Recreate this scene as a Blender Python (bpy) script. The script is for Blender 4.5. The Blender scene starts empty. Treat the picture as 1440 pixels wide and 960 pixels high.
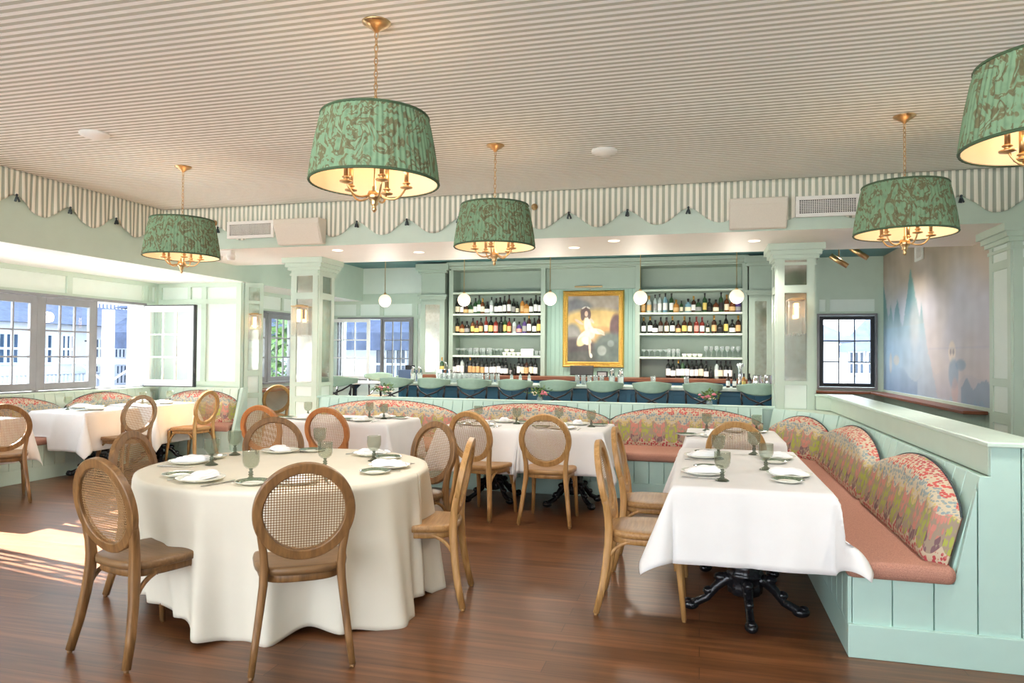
import bpy, math, random
from mathutils import Vector, Matrix
PI = math.pi
rnd = random.Random(7)
sc = bpy.context.scene
COL = sc.collection

# ------------------------------------------------------------------ helpers
def lin(c):
    c = c / 255.0
    return c / 12.92 if c <= 0.04045 else ((c + 0.055) / 1.055) ** 2.4
def S(r, g, b):
    return (lin(r), lin(g), lin(b), 1.0)

class MB:
    """collects shapes, builds ONE mesh object"""
    def __init__(self):
        self.v = []; self.f = []; self.m = []; self.s = []; self.uv = {}
        self.mi = 0; self.X = Matrix.Identity(4)
    def add(self, vs, fs, smooth=False, uvs=None):
        b = len(self.v)
        self.v += [tuple(self.X @ Vector(p)) for p in vs]
        for k, f in enumerate(fs):
            self.f.append(tuple(b + i for i in f)); self.m.append(self.mi); self.s.append(smooth)
            if uvs: self.uv[len(self.f) - 1] = [uvs[i] for i in f]
        return self
    def box(self, x0, x1, y0, y1, z0, z1):
        self.nb = getattr(self, 'nb', 0) + 1; e = 0.00004*(self.nb % 13)
        x0 -= e; x1 += e; y0 -= e; y1 += e; z0 -= e; z1 += e
        vs = [(x0,y0,z0),(x1,y0,z0),(x1,y1,z0),(x0,y1,z0),(x0,y0,z1),(x1,y0,z1),(x1,y1,z1),(x0,y1,z1)]
        return self.add(vs, [(0,3,2,1),(4,5,6,7),(0,1,5,4),(1,2,6,5),(2,3,7,6),(3,0,4,7)])
    def lathe(self, prof, n=20, smooth=True, c=(0,0,0), cap=True, fn=None):
        vs = []; fs = []
        for (r, z) in prof:
            for k in range(n):
                a = 2*PI*k/n
                rr = r if fn is None else fn(r, a, z)
                vs.append((c[0]+rr*math.cos(a), c[1]+rr*math.sin(a), c[2]+z))
        for j in range(len(prof)-1):
            for k in range(n):
                fs.append((j*n+k, j*n+(k+1)%n, (j+1)*n+(k+1)%n, (j+1)*n+k))
        if cap:
            fs.append(tuple(range(n-1,-1,-1))); L=(len(prof)-1)*n
            fs.append(tuple(L+k for k in range(n)))
        return self.add(vs, fs, smooth)
    def sweep(self, pts, sect, up=(0,1,0), closed=False, smooth=True, scales=None):
        """sect: 2D points in (side, up') plane"""
        pts = [Vector(p) for p in pts]; n = len(pts); m = len(sect); vs = []; fs = []
        for i, p in enumerate(pts):
            if closed: t = pts[(i+1)%n] - pts[i-1]
            else: t = pts[min(i+1,n-1)] - pts[max(i-1,0)]
            t.normalize(); u = Vector(up); u = (u - t*u.dot(t))
            if u.length < 1e-4: u = t.orthogonal()
            u.normalize(); s = t.cross(u)
            k = scales[i] if scales else 1.0
            for (a, b) in sect: vs.append(tuple(p + s*a*k + u*b*k))
        L = n if closed else n-1
        for i in range(L):
            j = (i+1) % n
            for k in range(m):
                fs.append((i*m+k, i*m+(k+1)%m, j*m+(k+1)%m, j*m+k))
        if not closed:
            fs.append(tuple(range(m-1,-1,-1))); fs.append(tuple((n-1)*m+k for k in range(m)))
        return self.add(vs, fs, smooth)
    def tube(self, pts, r, n=8, scales=None, closed=False):
        sect = [(r*math.cos(2*PI*k/n), r*math.sin(2*PI*k/n)) for k in range(n)]
        d = Vector(pts[-1])-Vector(pts[0])
        up = (0,0,1) if abs(d.z) < 0.9*max(d.length,1e-6) else (0,1,0)
        return self.sweep(pts, sect, up, closed, True, scales)
    def prism(self, poly, z0, z1):
        n = len(poly)
        vs = [(x,y,z0) for x,y in poly] + [(x,y,z1) for x,y in poly]
        fs = [tuple(range(n-1,-1,-1)), tuple(range(n,2*n))] + [(k,(k+1)%n,n+(k+1)%n,n+k) for k in range(n)]
        return self.add(vs, fs)
    def grid(self, fn, nu, nv, smooth=True, uvs=None, flip=False):
        vs = []; uu = []
        for j in range(nv+1):
            for i in range(nu+1):
                vs.append(fn(i/nu, j/nv)); uu.append(uvs(i/nu, j/nv) if uvs else (i/nu, j/nv))
        fs = []
        for j in range(nv):
            for i in range(nu):
                a = j*(nu+1)+i
                q = (a, a+1, a+nu+2, a+nu+1)
                fs.append(q[::-1] if flip else q)
        return self.add(vs, fs, smooth, uu)
    def ball(self, c, r, n=12, sq=(1,1,1)):
        prof = [(r*math.sin(PI*k/(n//2+2)), -r*math.cos(PI*k/(n//2+2))) for k in range(n//2+3)]
        prof[0] = (r*0.02, -r); prof[-1] = (r*0.02, r)
        old = self.X.copy()
        self.X = old @ Matrix.Translation(c) @ Matrix.Diagonal((sq[0],sq[1],sq[2],1))
        self.lathe(prof, n); self.X = old
        return self
    def at(self, loc=(0,0,0), rz=0, rx=0, ry=0):
        self.X = Matrix.Translation(loc) @ Matrix.Rotation(rz,4,'Z') @ Matrix.Rotation(rx,4,'X') @ Matrix.Rotation(ry,4,'Y')
        return self
    def build(self, name, mats, parent=None, bevel=0, thick=0, seg=2, loc=None, recalc=True):
        me = bpy.data.meshes.new(name)
        me.from_pydata(self.v, [], self.f)
        if not isinstance(mats, (list, tuple)): mats = [mats]
        for m in mats: me.materials.append(m)
        me.polygons.foreach_set('material_index', [min(k, len(mats)-1) for k in self.m])
        me.polygons.foreach_set('use_smooth', self.s)
        if self.uv:
            ul = me.uv_layers.new(name='UVMap')
            for fi, co in self.uv.items():
                for li, c in zip(me.polygons[fi].loop_indices, co): ul.data[li].uv = c
        me.update()
        o = bpy.data.objects.new(name, me); COL.objects.link(o)
        if loc is not None: o.location = loc
        if parent is not None: o.parent = parent
        if thick:
            md = o.modifiers.new('s','SOLIDIFY'); md.thickness = thick; md.offset = 0
        if bevel:
            md = o.modifiers.new('b','BEVEL'); md.width = bevel; md.segments = seg; md.limit_method='ANGLE'; md.angle_limit=0.7
        return o

def tag(o, label, cat, group=None, kind=None):
    o['label'] = label; o['category'] = cat
    if group: o['group'] = group
    if kind: o['kind'] = kind
    return o
def thing(name, label, cat, loc=(0,0,0), rz=0, group=None):
    o = bpy.data.objects.new(name, None); COL.objects.link(o)
    o.empty_display_size = 0.1; o.location = loc; o.rotation_euler = (0,0,rz)
    return tag(o, label, cat, group)
def struct(o):
    o['kind'] = 'structure'; return o
def dup(root, loc=None, rz=None, label=None, group=None):
    r = root.copy(); COL.objects.link(r)
    if loc is not None: r.location = loc
    if rz is not None: r.rotation_euler = (0,0,rz)
    if label: r['label'] = label
    if group: r['group'] = group
    for ch in list(root.children):
        c = ch.copy(); COL.objects.link(c); c.parent = r
        for g in list(ch.children):
            d = g.copy(); COL.objects.link(d); d.parent = c
    return r
def rrect(x0,x1,y0,y1,r,n=5):
    p = []
    for cx,cy,a in ((x1-r,y0+r,-90),(x1-r,y1-r,0),(x0+r,y1-r,90),(x0+r,y0+r,180)):
        for k in range(n+1):
            t = math.radians(a+90*k/n); p.append((cx+r*math.cos(t), cy+r*math.sin(t)))
    return p
ORD = ['leftmost','second from the left','third from the left','fourth from the left','fifth from the left','sixth from the left','seventh from the left','eighth from the left','ninth from the left','tenth from the left','eleventh from the left','twelfth from the left','thirteenth from the left','fourteenth from the left','fifteenth from the left','sixteenth from the left','seventeenth from the left','eighteenth from the left','nineteenth from the left','twentieth from the left']

# ------------------------------------------------------------------ materials
def newmat(name):
    m = bpy.data.materials.new(name); m.use_nodes = True
    nt = m.node_tree; b = nt.nodes['Principled BSDF']
    return m, nt, b
def N(nt, typ, **kw):
    n = nt.nodes.new(typ)
    for k, v in kw.items():
        if k.startswith('i_'):
            n.inputs[k[2:].replace('_',' ')].default_value = v
        else: setattr(n, k, v)
    return n
def ramp(nt, stops, interp='LINEAR'):
    r = nt.nodes.new('ShaderNodeValToRGB'); r.color_ramp.interpolation = interp
    e = r.color_ramp.elements
    while len(e) > len(stops): e.remove(e[-1])
    while len(e) < len(stops): e.new(1)
    for k, (p, c) in enumerate(stops): e[k].position = p; e[k].color = c
    return r
def mixc(nt, a, b, f, blend='MIX'):
    m = nt.nodes.new('ShaderNodeMix'); m.data_type = 'RGBA'; m.blend_type = blend
    for s, v in ((m.inputs[0], f), (m.inputs[6], a), (m.inputs[7], b)):
        if hasattr(v, 'links'): nt.links.new(v, s)
        else: s.default_value = v
    return m.outputs[2]
def math_(nt, op, a, b=None):
    m = nt.nodes.new('ShaderNodeMath'); m.operation = op
    for s, v in ((m.inputs[0], a), (m.inputs[1], b)):
        if v is None: continue
        if hasattr(v, 'links'): nt.links.new(v, s)
        else: s.default_value = v
    return m.outputs[0]
def bump(nt, b, h, strength=0.3, dist=0.002):
    n = nt.nodes.new('ShaderNodeBump'); n.inputs['Strength'].default_value = strength; n.inputs['Distance'].default_value = dist
    nt.links.new(h, n.inputs['Height']); nt.links.new(n.outputs[0], b.inputs['Normal'])
def flat(name, c, rough=0.5, metal=0, var=0.06, scale=6, spec=0.5, bmp=0, bscale=200, **kw):
    m, nt, b = newmat(name)
    tc = N(nt, 'ShaderNodeTexCoord'); no = N(nt, 'ShaderNodeTexNoise', i_Scale=scale, i_Detail=3)
    nt.links.new(tc.outputs['Object'], no.inputs['Vector'])
    d = tuple(max(0, x*(1-var)) for x in c[:3])+(1,); u = tuple(min(1, x*(1+var)) for x in c[:3])+(1,)
    r = ramp(nt, [(0.3, d), (0.7, u)]); nt.links.new(no.outputs[0], r.inputs[0]); nt.links.new(r.outputs[0], b.inputs['Base Color'])
    b.inputs['Roughness'].default_value = rough; b.inputs['Metallic'].default_value = metal
    b.inputs['Specular IOR Level'].default_value = spec
    if bmp:
        n2 = N(nt, 'ShaderNodeTexNoise', i_Scale=bscale, i_Detail=2); nt.links.new(tc.outputs['Object'], n2.inputs['Vector'])
        bump(nt, b, n2.outputs[0], bmp)
    for k, v in kw.items(): b.inputs[k.replace('_',' ')].default_value = v
    return m
M = {}
M['mint'] = flat('mint_paint', S(192,208,194), 0.38, var=0.02)
M['aqua'] = flat('aqua_paint', S(178,208,199), 0.38, var=0.02)
M['panel'] = flat('pale_panel_paint', S(222,233,226), 0.42, var=0.015)
M['sage'] = flat('sage_paint', S(150,166,154), 0.45, var=0.02)
M['white'] = flat('white_paint', S(240,238,232), 0.5, var=0.01)
M['soffit'] = flat('soffit_paint', S(248,240,232), 0.55, var=0.01)
M['teal'] = flat('teal_ceiling_paint', S(70,118,120), 0.5, var=0.03)
M['grey'] = flat('grey_window_paint', S(118,118,122), 0.45, var=0.12, scale=3)
M['winwhite'] = flat('white_window_paint', S(238,238,236), 0.4, var=0.01)
M['cloth'] = flat('white_linen', S(226,225,225), 0.85, var=0.02, spec=0.1, bmp=0.12, bscale=500)
M['cream'] = flat('cream_linen', S(226,220,204), 0.85, var=0.02, spec=0.1, bmp=0.12, bscale=500)
M['napkin'] = flat('napkin_linen', S(246,247,250), 0.85, var=0.02, spec=0.1)
M['porcelain'] = flat('porcelain', S(232,232,222), 0.15, var=0.01)
M['greenrim'] = flat('green_glaze', S(96,112,92), 0.2, var=0.5, scale=120)
M['steel'] = flat('steel', S(200,200,200), 0.2, 1.0)
M['brass'] = flat('brass', S(194,162,118), 0.3, 1.0, var=0.1)
M['gold'] = flat('gilt', S(238,204,118), 0.4, 0.9, var=0.15, scale=60, bmp=0.3, bscale=90)
M['castiron'] = flat('black_cast_iron', S(30,30,34), 0.22, 0.3, var=0.3, scale=40, bmp=1.0, bscale=70)
M['pink'] = flat('terracotta_woven_fabric', S(172,126,110), 0.9, var=0.22, scale=220, spec=0.15, bmp=0.8, bscale=300)
M['bar'] = flat('blue_bar_paint', S(40,108,142), 0.4, var=0.08)
M['bartop'] = flat('pale_stone', S(188,206,200), 0.2, var=0.06, scale=12)
M['black'] = flat('black_plastic', S(22,23,26), 0.4)
M['blackmetal'] = flat('dark_metal_legs', S(52,54,58), 0.4, 0.6)
M['speaker'] = flat('beige_speaker', S(220,212,198), 0.7, var=0.03, scale=90)
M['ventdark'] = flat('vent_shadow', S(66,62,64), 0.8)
M['cushmint'] = flat('mint_leather', S(150,176,160), 0.45, var=0.06, scale=20)
M['tassel'] = flat('tassel_thread', S(46,58,62), 0.8, var=0.5, scale=150)
M['peach'] = flat('shade_lining', S(246,224,196), 0.8, var=0.02)
M['roof'] = flat('slate_shingles', S(58,70,94), 0.8, var=0.25, scale=4)
M['siding'] = flat('white_siding', S(196,202,212), 0.7, var=0.02)
M['extglass'] = flat('house_window_glass', S(48,68,92), 0.1, var=0.2, scale=2)
M['leaf'] = flat('leaf_green', S(88,120,58), 0.6, var=0.4, scale=60)
M['petalp'] = flat('pink_petals', S(224,130,150), 0.7, var=0.2, scale=80)
M['petalw'] = flat('cream_petals', S(236,222,208), 0.7, var=0.15, scale=80)
M['ground'] = flat('pale_paving', S(214,214,212), 0.9, var=0.1, scale=2)

M['bounceslab'] = flat('pale_bounce_slab', S(226,226,224), 0.8, var=0.05, scale=2)  # pale colour of the added slab that reflects sun indoors
def wood(name, c1, c2, rough=0.4, sc_=(30,30,2.2), spec=0.4):
    m, nt, b = newmat(name)
    tc = N(nt, 'ShaderNodeTexCoord'); mp = N(nt, 'ShaderNodeMapping'); mp.inputs['Scale'].default_value = sc_
    nt.links.new(tc.outputs['Object'], mp.inputs[0])
    no = N(nt, 'ShaderNodeTexNoise', i_Scale=1.5, i_Detail=6, i_Distortion=0.6); nt.links.new(mp.outputs[0], no.inputs['Vector'])
    r = ramp(nt, [(0.3, c1), (0.7, c2)]); nt.links.new(no.outputs[0], r.inputs[0]); nt.links.new(r.outputs[0], b.inputs['Base Color'])
    b.inputs['Roughness'].default_value = rough; b.inputs['Specular IOR Level'].default_value = spec
    return m
M['oak'] = wood('weathered_oak', S(98,68,38), S(140,102,62))
M['oaklight'] = wood('golden_oak', S(146,106,58), S(184,142,90))
M['oakorange'] = wood('orange_oak', S(150,92,46), S(180,122,70))
M['seatlight'] = wood('golden_seat_oak', S(140,102,60), S(172,132,84), sc_=(3,40,40))
M['seatorange'] = wood('orange_seat_oak', S(140,90,50), S(170,118,72), sc_=(3,40,40))
M['caprail'] = flat('pale_mint_cap_paint', S(200,220,208), 0.3)
M['seatwood'] = wood('seat_oak', S(104,76,48), S(132,100,66), sc_=(3,40,40))
M['darkwood'] = wood('walnut_counter', S(92,52,34), S(140,84,56), sc_=(2,40,40))

def floor_mat():
    m, nt, b = newmat('oak_floorboards')
    tc = N(nt, 'ShaderNodeTexCoord')
    br = N(nt, 'ShaderNodeTexBrick', offset=0.37, i_Scale=1.0, i_Mortar_Size=0.0016, i_Brick_Width=1.9, i_Row_Height=0.125)
    br.inputs['Color1'].default_value = (0,0,0,1); br.inputs['Color2'].default_value = (1,1,1,1); br.inputs['Mortar'].default_value = (0.5,0.5,0.5,1)
    nt.links.new(tc.outputs['Object'], br.inputs['Vector'])
    mp = N(nt, 'ShaderNodeMapping'); mp.inputs['Scale'].default_value = (1.2, 22, 1); nt.links.new(tc.outputs['Object'], mp.inputs[0])
    no = N(nt, 'ShaderNodeTexNoise', i_Scale=1.2, i_Detail=5, i_Distortion=0.1); nt.links.new(mp.outputs[0], no.inputs['Vector'])
    r = ramp(nt, [(0.25, S(76,46,26)), (0.5, S(104,66,39)), (0.78, S(132,88,55))]); nt.links.new(no.outputs[0], r.inputs[0])
    r2 = ramp(nt, [(0.0, (0.74,0.72,0.7,1)), (1.0, (1.14,1.12,1.1,1))]); nt.links.new(br.outputs['Color'], r2.inputs[0])
    c = mixc(nt, r.outputs[0], r2.outputs[0], 1.0, 'MULTIPLY')
    c2 = mixc(nt, c, S(52,28,16), br.outputs['Fac'])
    nt.links.new(c2, b.inputs['Base Color'])
    b.inputs['Roughness'].default_value = 0.33
    return m
M['floor'] = floor_mat()

def stripes(name, axis, c1, c2, period=0.06, coord='Object', wob=0.0):
    m, nt, b = newmat(name)
    tc = N(nt, 'ShaderNodeTexCoord'); sp = N(nt, 'ShaderNodeSeparateXYZ'); nt.links.new(tc.outputs[coord], sp.inputs[0])
    v = math_(nt, 'DIVIDE', sp.outputs[axis], period); v = math_(nt, 'FRACT', v)
    r = ramp(nt, [(0.0, c1), (0.47, c1), (0.53, c2), (0.97, c2), (1.0, c1)]); nt.links.new(v, r.inputs[0])
    nt.links.new(r.outputs[0], b.inputs['Base Color']); b.inputs['Roughness'].default_value = 0.85; b.inputs['Specular IOR Level'].default_value = 0.15
    return m
M['ceilstripe'] = stripes('ceiling_striped_fabric', 1, S(255,255,252), S(190,190,178))
M['valstripe'] = stripes('valance_striped_fabric', 0, S(240,236,222), S(160,165,150), coord='UV')

def cane_mat():
    m, nt, b = newmat('woven_cane')
    tc = N(nt, 'ShaderNodeTexCoord'); sp = N(nt, 'ShaderNodeSeparateXYZ'); nt.links.new(tc.outputs['UV'], sp.inputs[0])
    P = 0.0122
    fx = math_(nt, 'SUBTRACT', math_(nt, 'FRACT', math_(nt, 'DIVIDE', sp.outputs[0], P)), 0.5)
    fy = math_(nt, 'SUBTRACT', math_(nt, 'FRACT', math_(nt, 'DIVIDE', sp.outputs[1], P)), 0.5)
    d = math_(nt, 'POWER', math_(nt, 'ADD', math_(nt, 'POWER', math_(nt,'ABSOLUTE',fx), 2.6), math_(nt, 'POWER', math_(nt,'ABSOLUTE',fy), 2.6)), 1/2.6)
    hole = math_(nt, 'LESS_THAN', d, 0.345)
    r = ramp(nt, [(0.36, S(178,142,98)), (0.52, S(112,82,52))]); nt.links.new(d, r.inputs[0]); nt.links.new(r.outputs[0], b.inputs['Base Color'])
    b.inputs['Roughness'].default_value = 0.6
    tr = N(nt, 'ShaderNodeBsdfTransparent'); mx = N(nt, 'ShaderNodeMixShader')
    nt.links.new(hole, mx.inputs[0]); nt.links.new(b.outputs[0], mx.inputs[1]); nt.links.new(tr.outputs[0], mx.inputs[2])
    nt.links.new(mx.outputs[0], nt.nodes['Material Output'].inputs[0])
    return m
M['cane'] = cane_mat()

def glass_mat(name, tint=(1,1,1,1), rough=0.02, refl=1.0, body=0.0, bodyc=(1,1,1,1)):
    m = bpy.data.materials.new(name); m.use_nodes = True; nt = m.node_tree; nt.nodes.clear()
    out = N(nt, 'ShaderNodeOutputMaterial'); tr = N(nt, 'ShaderNodeBsdfTransparent'); tr.inputs[0].default_value = tint
    gl = N(nt, 'ShaderNodeBsdfGlossy'); gl.inputs['Roughness'].default_value = rough
    lw = N(nt, 'ShaderNodeFresnel'); lw.inputs[0].default_value = 1.45
    ge = N(nt, 'ShaderNodeNewGeometry'); f = math_(nt, 'MULTIPLY', math_(nt, 'MULTIPLY', lw.outputs[0], refl), math_(nt, 'SUBTRACT', 1.0, ge.outputs['Backfacing']))
    mx = N(nt, 'ShaderNodeMixShader'); nt.links.new(f, mx.inputs[0])
    if body:
        df = N(nt, 'ShaderNodeBsdfDiffuse'); df.inputs[0].default_value = bodyc
        m2 = N(nt, 'ShaderNodeMixShader'); m2.inputs[0].default_value = body
        nt.links.new(tr.outputs[0], m2.inputs[1]); nt.links.new(df.outputs[0], m2.inputs[2]); nt.links.new(m2.outputs[0], mx.inputs[1])
    else: nt.links.new(tr.outputs[0], mx.inputs[1])
    nt.links.new(gl.outputs[0], mx.inputs[2]); nt.links.new(mx.outputs[0], out.inputs[0])
    return m
M['glass'] = glass_mat('window_glass', (0.97,0.99,0.99,1), 0.0, 1.0)
M['smoke'] = glass_mat('smoke_green_glass', (0.87,0.88,0.84,1), 0.05, 0.9, 0.09, S(160,168,150))
M['smokedark'] = glass_mat('dark_green_glass_stem', (0.5,0.53,0.47,1), 0.05, 1.0, 0.3, S(96,104,88))
M['clear'] = glass_mat('clear_drinking_glass', (0.86,0.9,0.9,1), 0.03, 1.4, 0.22, S(226,232,232))
M['rodglass'] = glass_mat('ribbed_rod_glass', (0.985,0.98,0.97,1), 0.1, 0.8, 0.12, S(240,236,228))

def mirror_mat():
    m, nt, b = newmat('antiqued_mirror')
    tc = N(nt, 'ShaderNodeTexCoord'); no = N(nt, 'ShaderNodeTexNoise', i_Scale=14, i_Detail=7); nt.links.new(tc.outputs['Object'], no.inputs['Vector'])
    r = ramp(nt, [(0.35, S(204,202,192)), (0.62, S(216,218,212))]); nt.links.new(no.outputs[0], r.inputs[0]); nt.links.new(r.outputs[0], b.inputs['Base Color'])
    r2 = ramp(nt, [(0.3, (0.14,)*3+(1,)), (0.7, (0.07,)*3+(1,))]); nt.links.new(no.outputs[0], r2.inputs[0]); nt.links.new(r2.outputs[0], b.inputs['Roughness'])
    b.inputs['Metallic'].default_value = 0.95
    return m
M['mirror'] = mirror_mat()

def emis(name, c, s):
    m, nt, b = newmat(name)
    b.inputs['Base Color'].default_value = c; b.inputs['Emission Color'].default_value = c; b.inputs['Emission Strength'].default_value = s
    m.cycles.emission_sampling = 'NONE'
    return m
M['globe'] = emis('opal_globe_lit', S(255,232,200), 0.5)
M['bulb'] = emis('warm_bulb', S(255,214,160), 14)
M['sconceglow'] = emis('sconce_tube_lit', S(255,200,140), 5)
M['canglow'] = emis('downlight_lens', S(255,240,220), 1.0)

def fabric_print():
    """coral-reef like print: stacked fans, leaves and scales in columns"""
    m, nt, b = newmat('coral_print_fabric')
    tc = N(nt, 'ShaderNodeTexCoord'); sp = N(nt, 'ShaderNodeSeparateXYZ'); nt.links.new(tc.outputs['UV'], sp.inputs[0])
    U, V = sp.outputs[0], sp.outputs[1]
    sn = math_(nt, 'SINE', math_(nt, 'MULTIPLY', U, 2*PI/0.26))
    # arched zone borders
    arch = math_(nt, 'MULTIPLY', math_(nt, 'ABSOLUTE', sn), 0.045)
    no = N(nt, 'ShaderNodeTexNoise', i_Scale=7, i_Detail=2); nt.links.new(tc.outputs['UV'], no.inputs['Vector'])
    vv = math_(nt, 'ADD', math_(nt, 'ADD', V, arch), math_(nt, 'MULTIPLY', math_(nt, 'SUBTRACT', no.outputs[0], 0.5), 0.05))
    g = math_(nt, 'FRACT', math_(nt, 'DIVIDE', vv, 0.46))
    CREAM = S(226,216,192)
    ra = ramp(nt, [(0.0, S(184,82,88)), (0.16, S(198,112,112)), (0.2, S(132,106,112)), (0.34, S(206,140,128)), (0.42, S(214,146,134)), (0.6, S(214,146,134)), (0.64, S(146,166,170)), (0.8, S(146,166,170)), (0.84, S(206,96,92)), (1.0, S(190,84,88))], 'CONSTANT')
    rb = ramp(nt, [(0.0, S(184,82,88)), (0.16, S(200,120,116)), (0.2, S(176,186,92)), (0.5, S(166,180,100)), (0.56, S(208,190,128)), (0.7, S(150,164,166)), (0.84, S(200,96,92)), (1.0, S(190,84,88))], 'CONSTANT')
    nt.links.new(g, ra.inputs[0]); nt.links.new(g, rb.inputs[0])
    f = math_(nt, 'GREATER_THAN', sn, 0.0)
    colz = mixc(nt, ra.outputs[0], rb.outputs[0], f)
    # leaf / scale cells
    def cells(sx, sy, t0):
        mp = N(nt, 'ShaderNodeMapping'); mp.inputs['Scale'].default_value = (sx, sy, 1); nt.links.new(tc.outputs['UV'], mp.inputs[0])
        vo = N(nt, 'ShaderNodeTexVoronoi', i_Scale=1.0, i_Randomness=0.6); nt.links.new(mp.outputs[0], vo.inputs['Vector'])
        r1 = ramp(nt, [(0.0, (0,0,0,1)), (t0, (0,0,0,1)), (t0+0.07, (1,1,1,1))]); nt.links.new(vo.outputs['Distance'], r1.inputs[0])
        return r1.outputs[0]
    leafz = math_(nt, 'MULTIPLY', math_(nt, 'GREATER_THAN', g, 0.2), math_(nt, 'LESS_THAN', g, 0.62))
    cm = mixc(nt, cells(42, 40, 0.46), cells(46, 19, 0.50), leafz)
    bgc = mixc(nt, S(208,196,172), S(110,84,82), math_(nt, 'MULTIPLY', leafz, 0.5))
    c3 = mixc(nt, colz, bgc, cm)
    c3 = mixc(nt, c3, (0.8,0.78,0.78,1), 1.0, 'MULTIPLY')
    nt.links.new(c3, b.inputs['Base Color']); b.inputs['Roughness'].default_value = 0.85; b.inputs['Specular IOR Level'].default_value = 0.15
    return m
M['print'] = fabric_print()

def shade_mat():
    m, nt, b = newmat('green_damask_pleated_shade')
    tc = N(nt, 'ShaderNodeTexCoord'); no = N(nt, 'ShaderNodeTexNoise', i_Scale=2.6, i_Detail=3, i_Distortion=2.2)
    mp = N(nt, 'ShaderNodeMapping'); mp.inputs['Scale'].default_value = (4.5, 4.5, 3.2); nt.links.new(tc.outputs['Object'], mp.inputs[0])
    nt.links.new(mp.outputs[0], no.inputs['Vector'])
    r = ramp(nt, [(0.5, S(114,142,114)), (0.53, S(104,102,76)), (0.6, S(98,94,70)), (0.64, S(120,146,118))]); nt.links.new(no.outputs[0], r.inputs[0])
    n2 = N(nt, 'ShaderNodeTexVoronoi', i_Scale=26); nt.links.new(tc.outputs['Object'], n2.inputs['Vector'])
    r2 = ramp(nt, [(0.0, (0.82,0.82,0.82,1)), (0.5, (1.1,1.1,1.1,1))]); nt.links.new(n2.outputs['Distance'], r2.inputs[0])
    c = mixc(nt, r.outputs[0], r2.outputs[0], 1.0, 'MULTIPLY')
    nt.links.new(c, b.inputs['Base Color']); b.inputs['Roughness'].default_value = 0.8; b.inputs['Specular IOR Level'].default_value = 0.2
    return m
M['shade'] = shade_mat()

def beadboard(name, c, axis=0, period=0.1, dark=0.62, width=0.05, coord='Object'):
    m, nt, b = newmat(name)
    tc = N(nt, 'ShaderNodeTexCoord'); sp = N(nt, 'ShaderNodeSeparateXYZ'); nt.links.new(tc.outputs[coord], sp.inputs[0])
    v = math_(nt, 'FRACT', math_(nt, 'DIVIDE', sp.outputs[axis], period))
    r = ramp(nt, [(0.0, (0,0,0,1)), (width, (1,1,1,1)), (1-width, (1,1,1,1)), (1.0, (0,0,0,1))]); nt.links.new(v, r.inputs[0])
    b.inputs['Base Color'].default_value = c; b.inputs['Roughness'].default_value = 0.42
    bump(nt, b, r.outputs[0], 1.0, 0.006)
    return m
M['bead'] = beadboard('beadboard_paint', S(150,182,168), 0, 0.075)
M['beady'] = beadboard('beadboard_paint_side', S(168,196,182), 1, 0.09)
# ------------------------------------------------------------------ shell
XL, YC, YB, XR = -7.9, 9.1, 12.8, 2.88
ZC, ZS, ZL, ZB = 3.19, 2.69, 2.48, 3.12
YV, YV2, XS = 7.4, 8.83, -6.37

struct(MB().box(-9,4.5,-3,13.4,-0.1,0).build('floor', M['floor']))
struct(MB().box(XS,4.5,-3,YV,ZC,ZC+0.1).build('ceiling', M['ceilstripe']))
struct(MB().box(XS,XR,YV2,YB,ZB,ZB+0.1).build('ceiling_bar', M['teal']))
# beam: mint front, off-white underside
b = MB(); b.box(XS,4.5,YV,YV2,ZS,ZC); b.m = [1,0,0,0,0,0]
struct(b.build('ceiling_beam', [M['mint'], M['soffit']]))
b = MB(); b.box(-8.2,XS,-3,YB,ZL,ZC+0.1); b.m = [1,0,0,0,0,0]
struct(b.build('ceiling_soffit', [M['mint'], M['white']]))

def wall_holes(mb, axis, c, th, a0, a1, z0, z1, holes):
    """wall in plane axis=c running a0..a1, rectangular holes (h0,h1,z0,z1)"""
    def bx(p0,p1,q0,q1):
        if p1-p0 < 1e-4 or q1-q0 < 1e-4: return
        if axis == 'x': mb.box(min(c,c+th),max(c,c+th),p0,p1,q0,q1)
        else: mb.box(p0,p1,min(c,c+th),max(c,c+th),q0,q1)
    a = a0
    for (h0,h1,g0,g1) in sorted(holes):
        bx(a,h0,z0,z1); bx(h0,h1,z0,g0); bx(h0,h1,g1,z1); a = h1
    bx(a,a1,z0,z1)
WZ0, WZ1 = 0.965, 2.13
b = MB(); wall_holes(b,'x',XL,-0.25,-3,YC+0.1,0,ZL,[(4.42,8.77,WZ0,WZ1)]); struct(b.build('wall_left', M['panel']))
b = MB(); b.box(XL-0.25,-6.45,YC,YC+0.2,0,ZL); struct(b.build('wall_return', M['panel']))
XF = -7.1
b = MB(); wall_holes(b,'x',XF,-0.25,YC+0.2,YB+0.25,0,ZL,[(9.9,12.2,0.97,WZ1)]); struct(b.build('wall_bay_left', M['panel']))
b = MB(); wall_holes(b,'y',YB,0.25,XF-0.25,XR+0.25,0,ZC+0.2,[(-6.85,-5.33,0.97,WZ1),(1.9,2.74,0.98,2.15)]); struct(b.build('wall_back', M['panel']))
b = MB(); b.box(XR,XR+0.2,6.6,YB,0,ZC+0.1); struct(b.build('wall_right', M['sage']))

b = MB(); b.box(4.5,4.7,-3,7.4,0,ZC+0.1); struct(b.build('wall_front_right', M['panel']))  # unseen wall added to darken what the mirrors reflect
b = MB(); b.box(1.6,4.7,-3.2,-3,0,ZC+0.1); b.box(-8.2,1.6,-3.2,-3,0,0.3); b.box(-8.2,1.6,-3.2,-3,3.0,ZC+.1); struct(b.build('wall_rear', M['panel']))  # unseen wall added, its opening shaped to control light from behind
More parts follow.
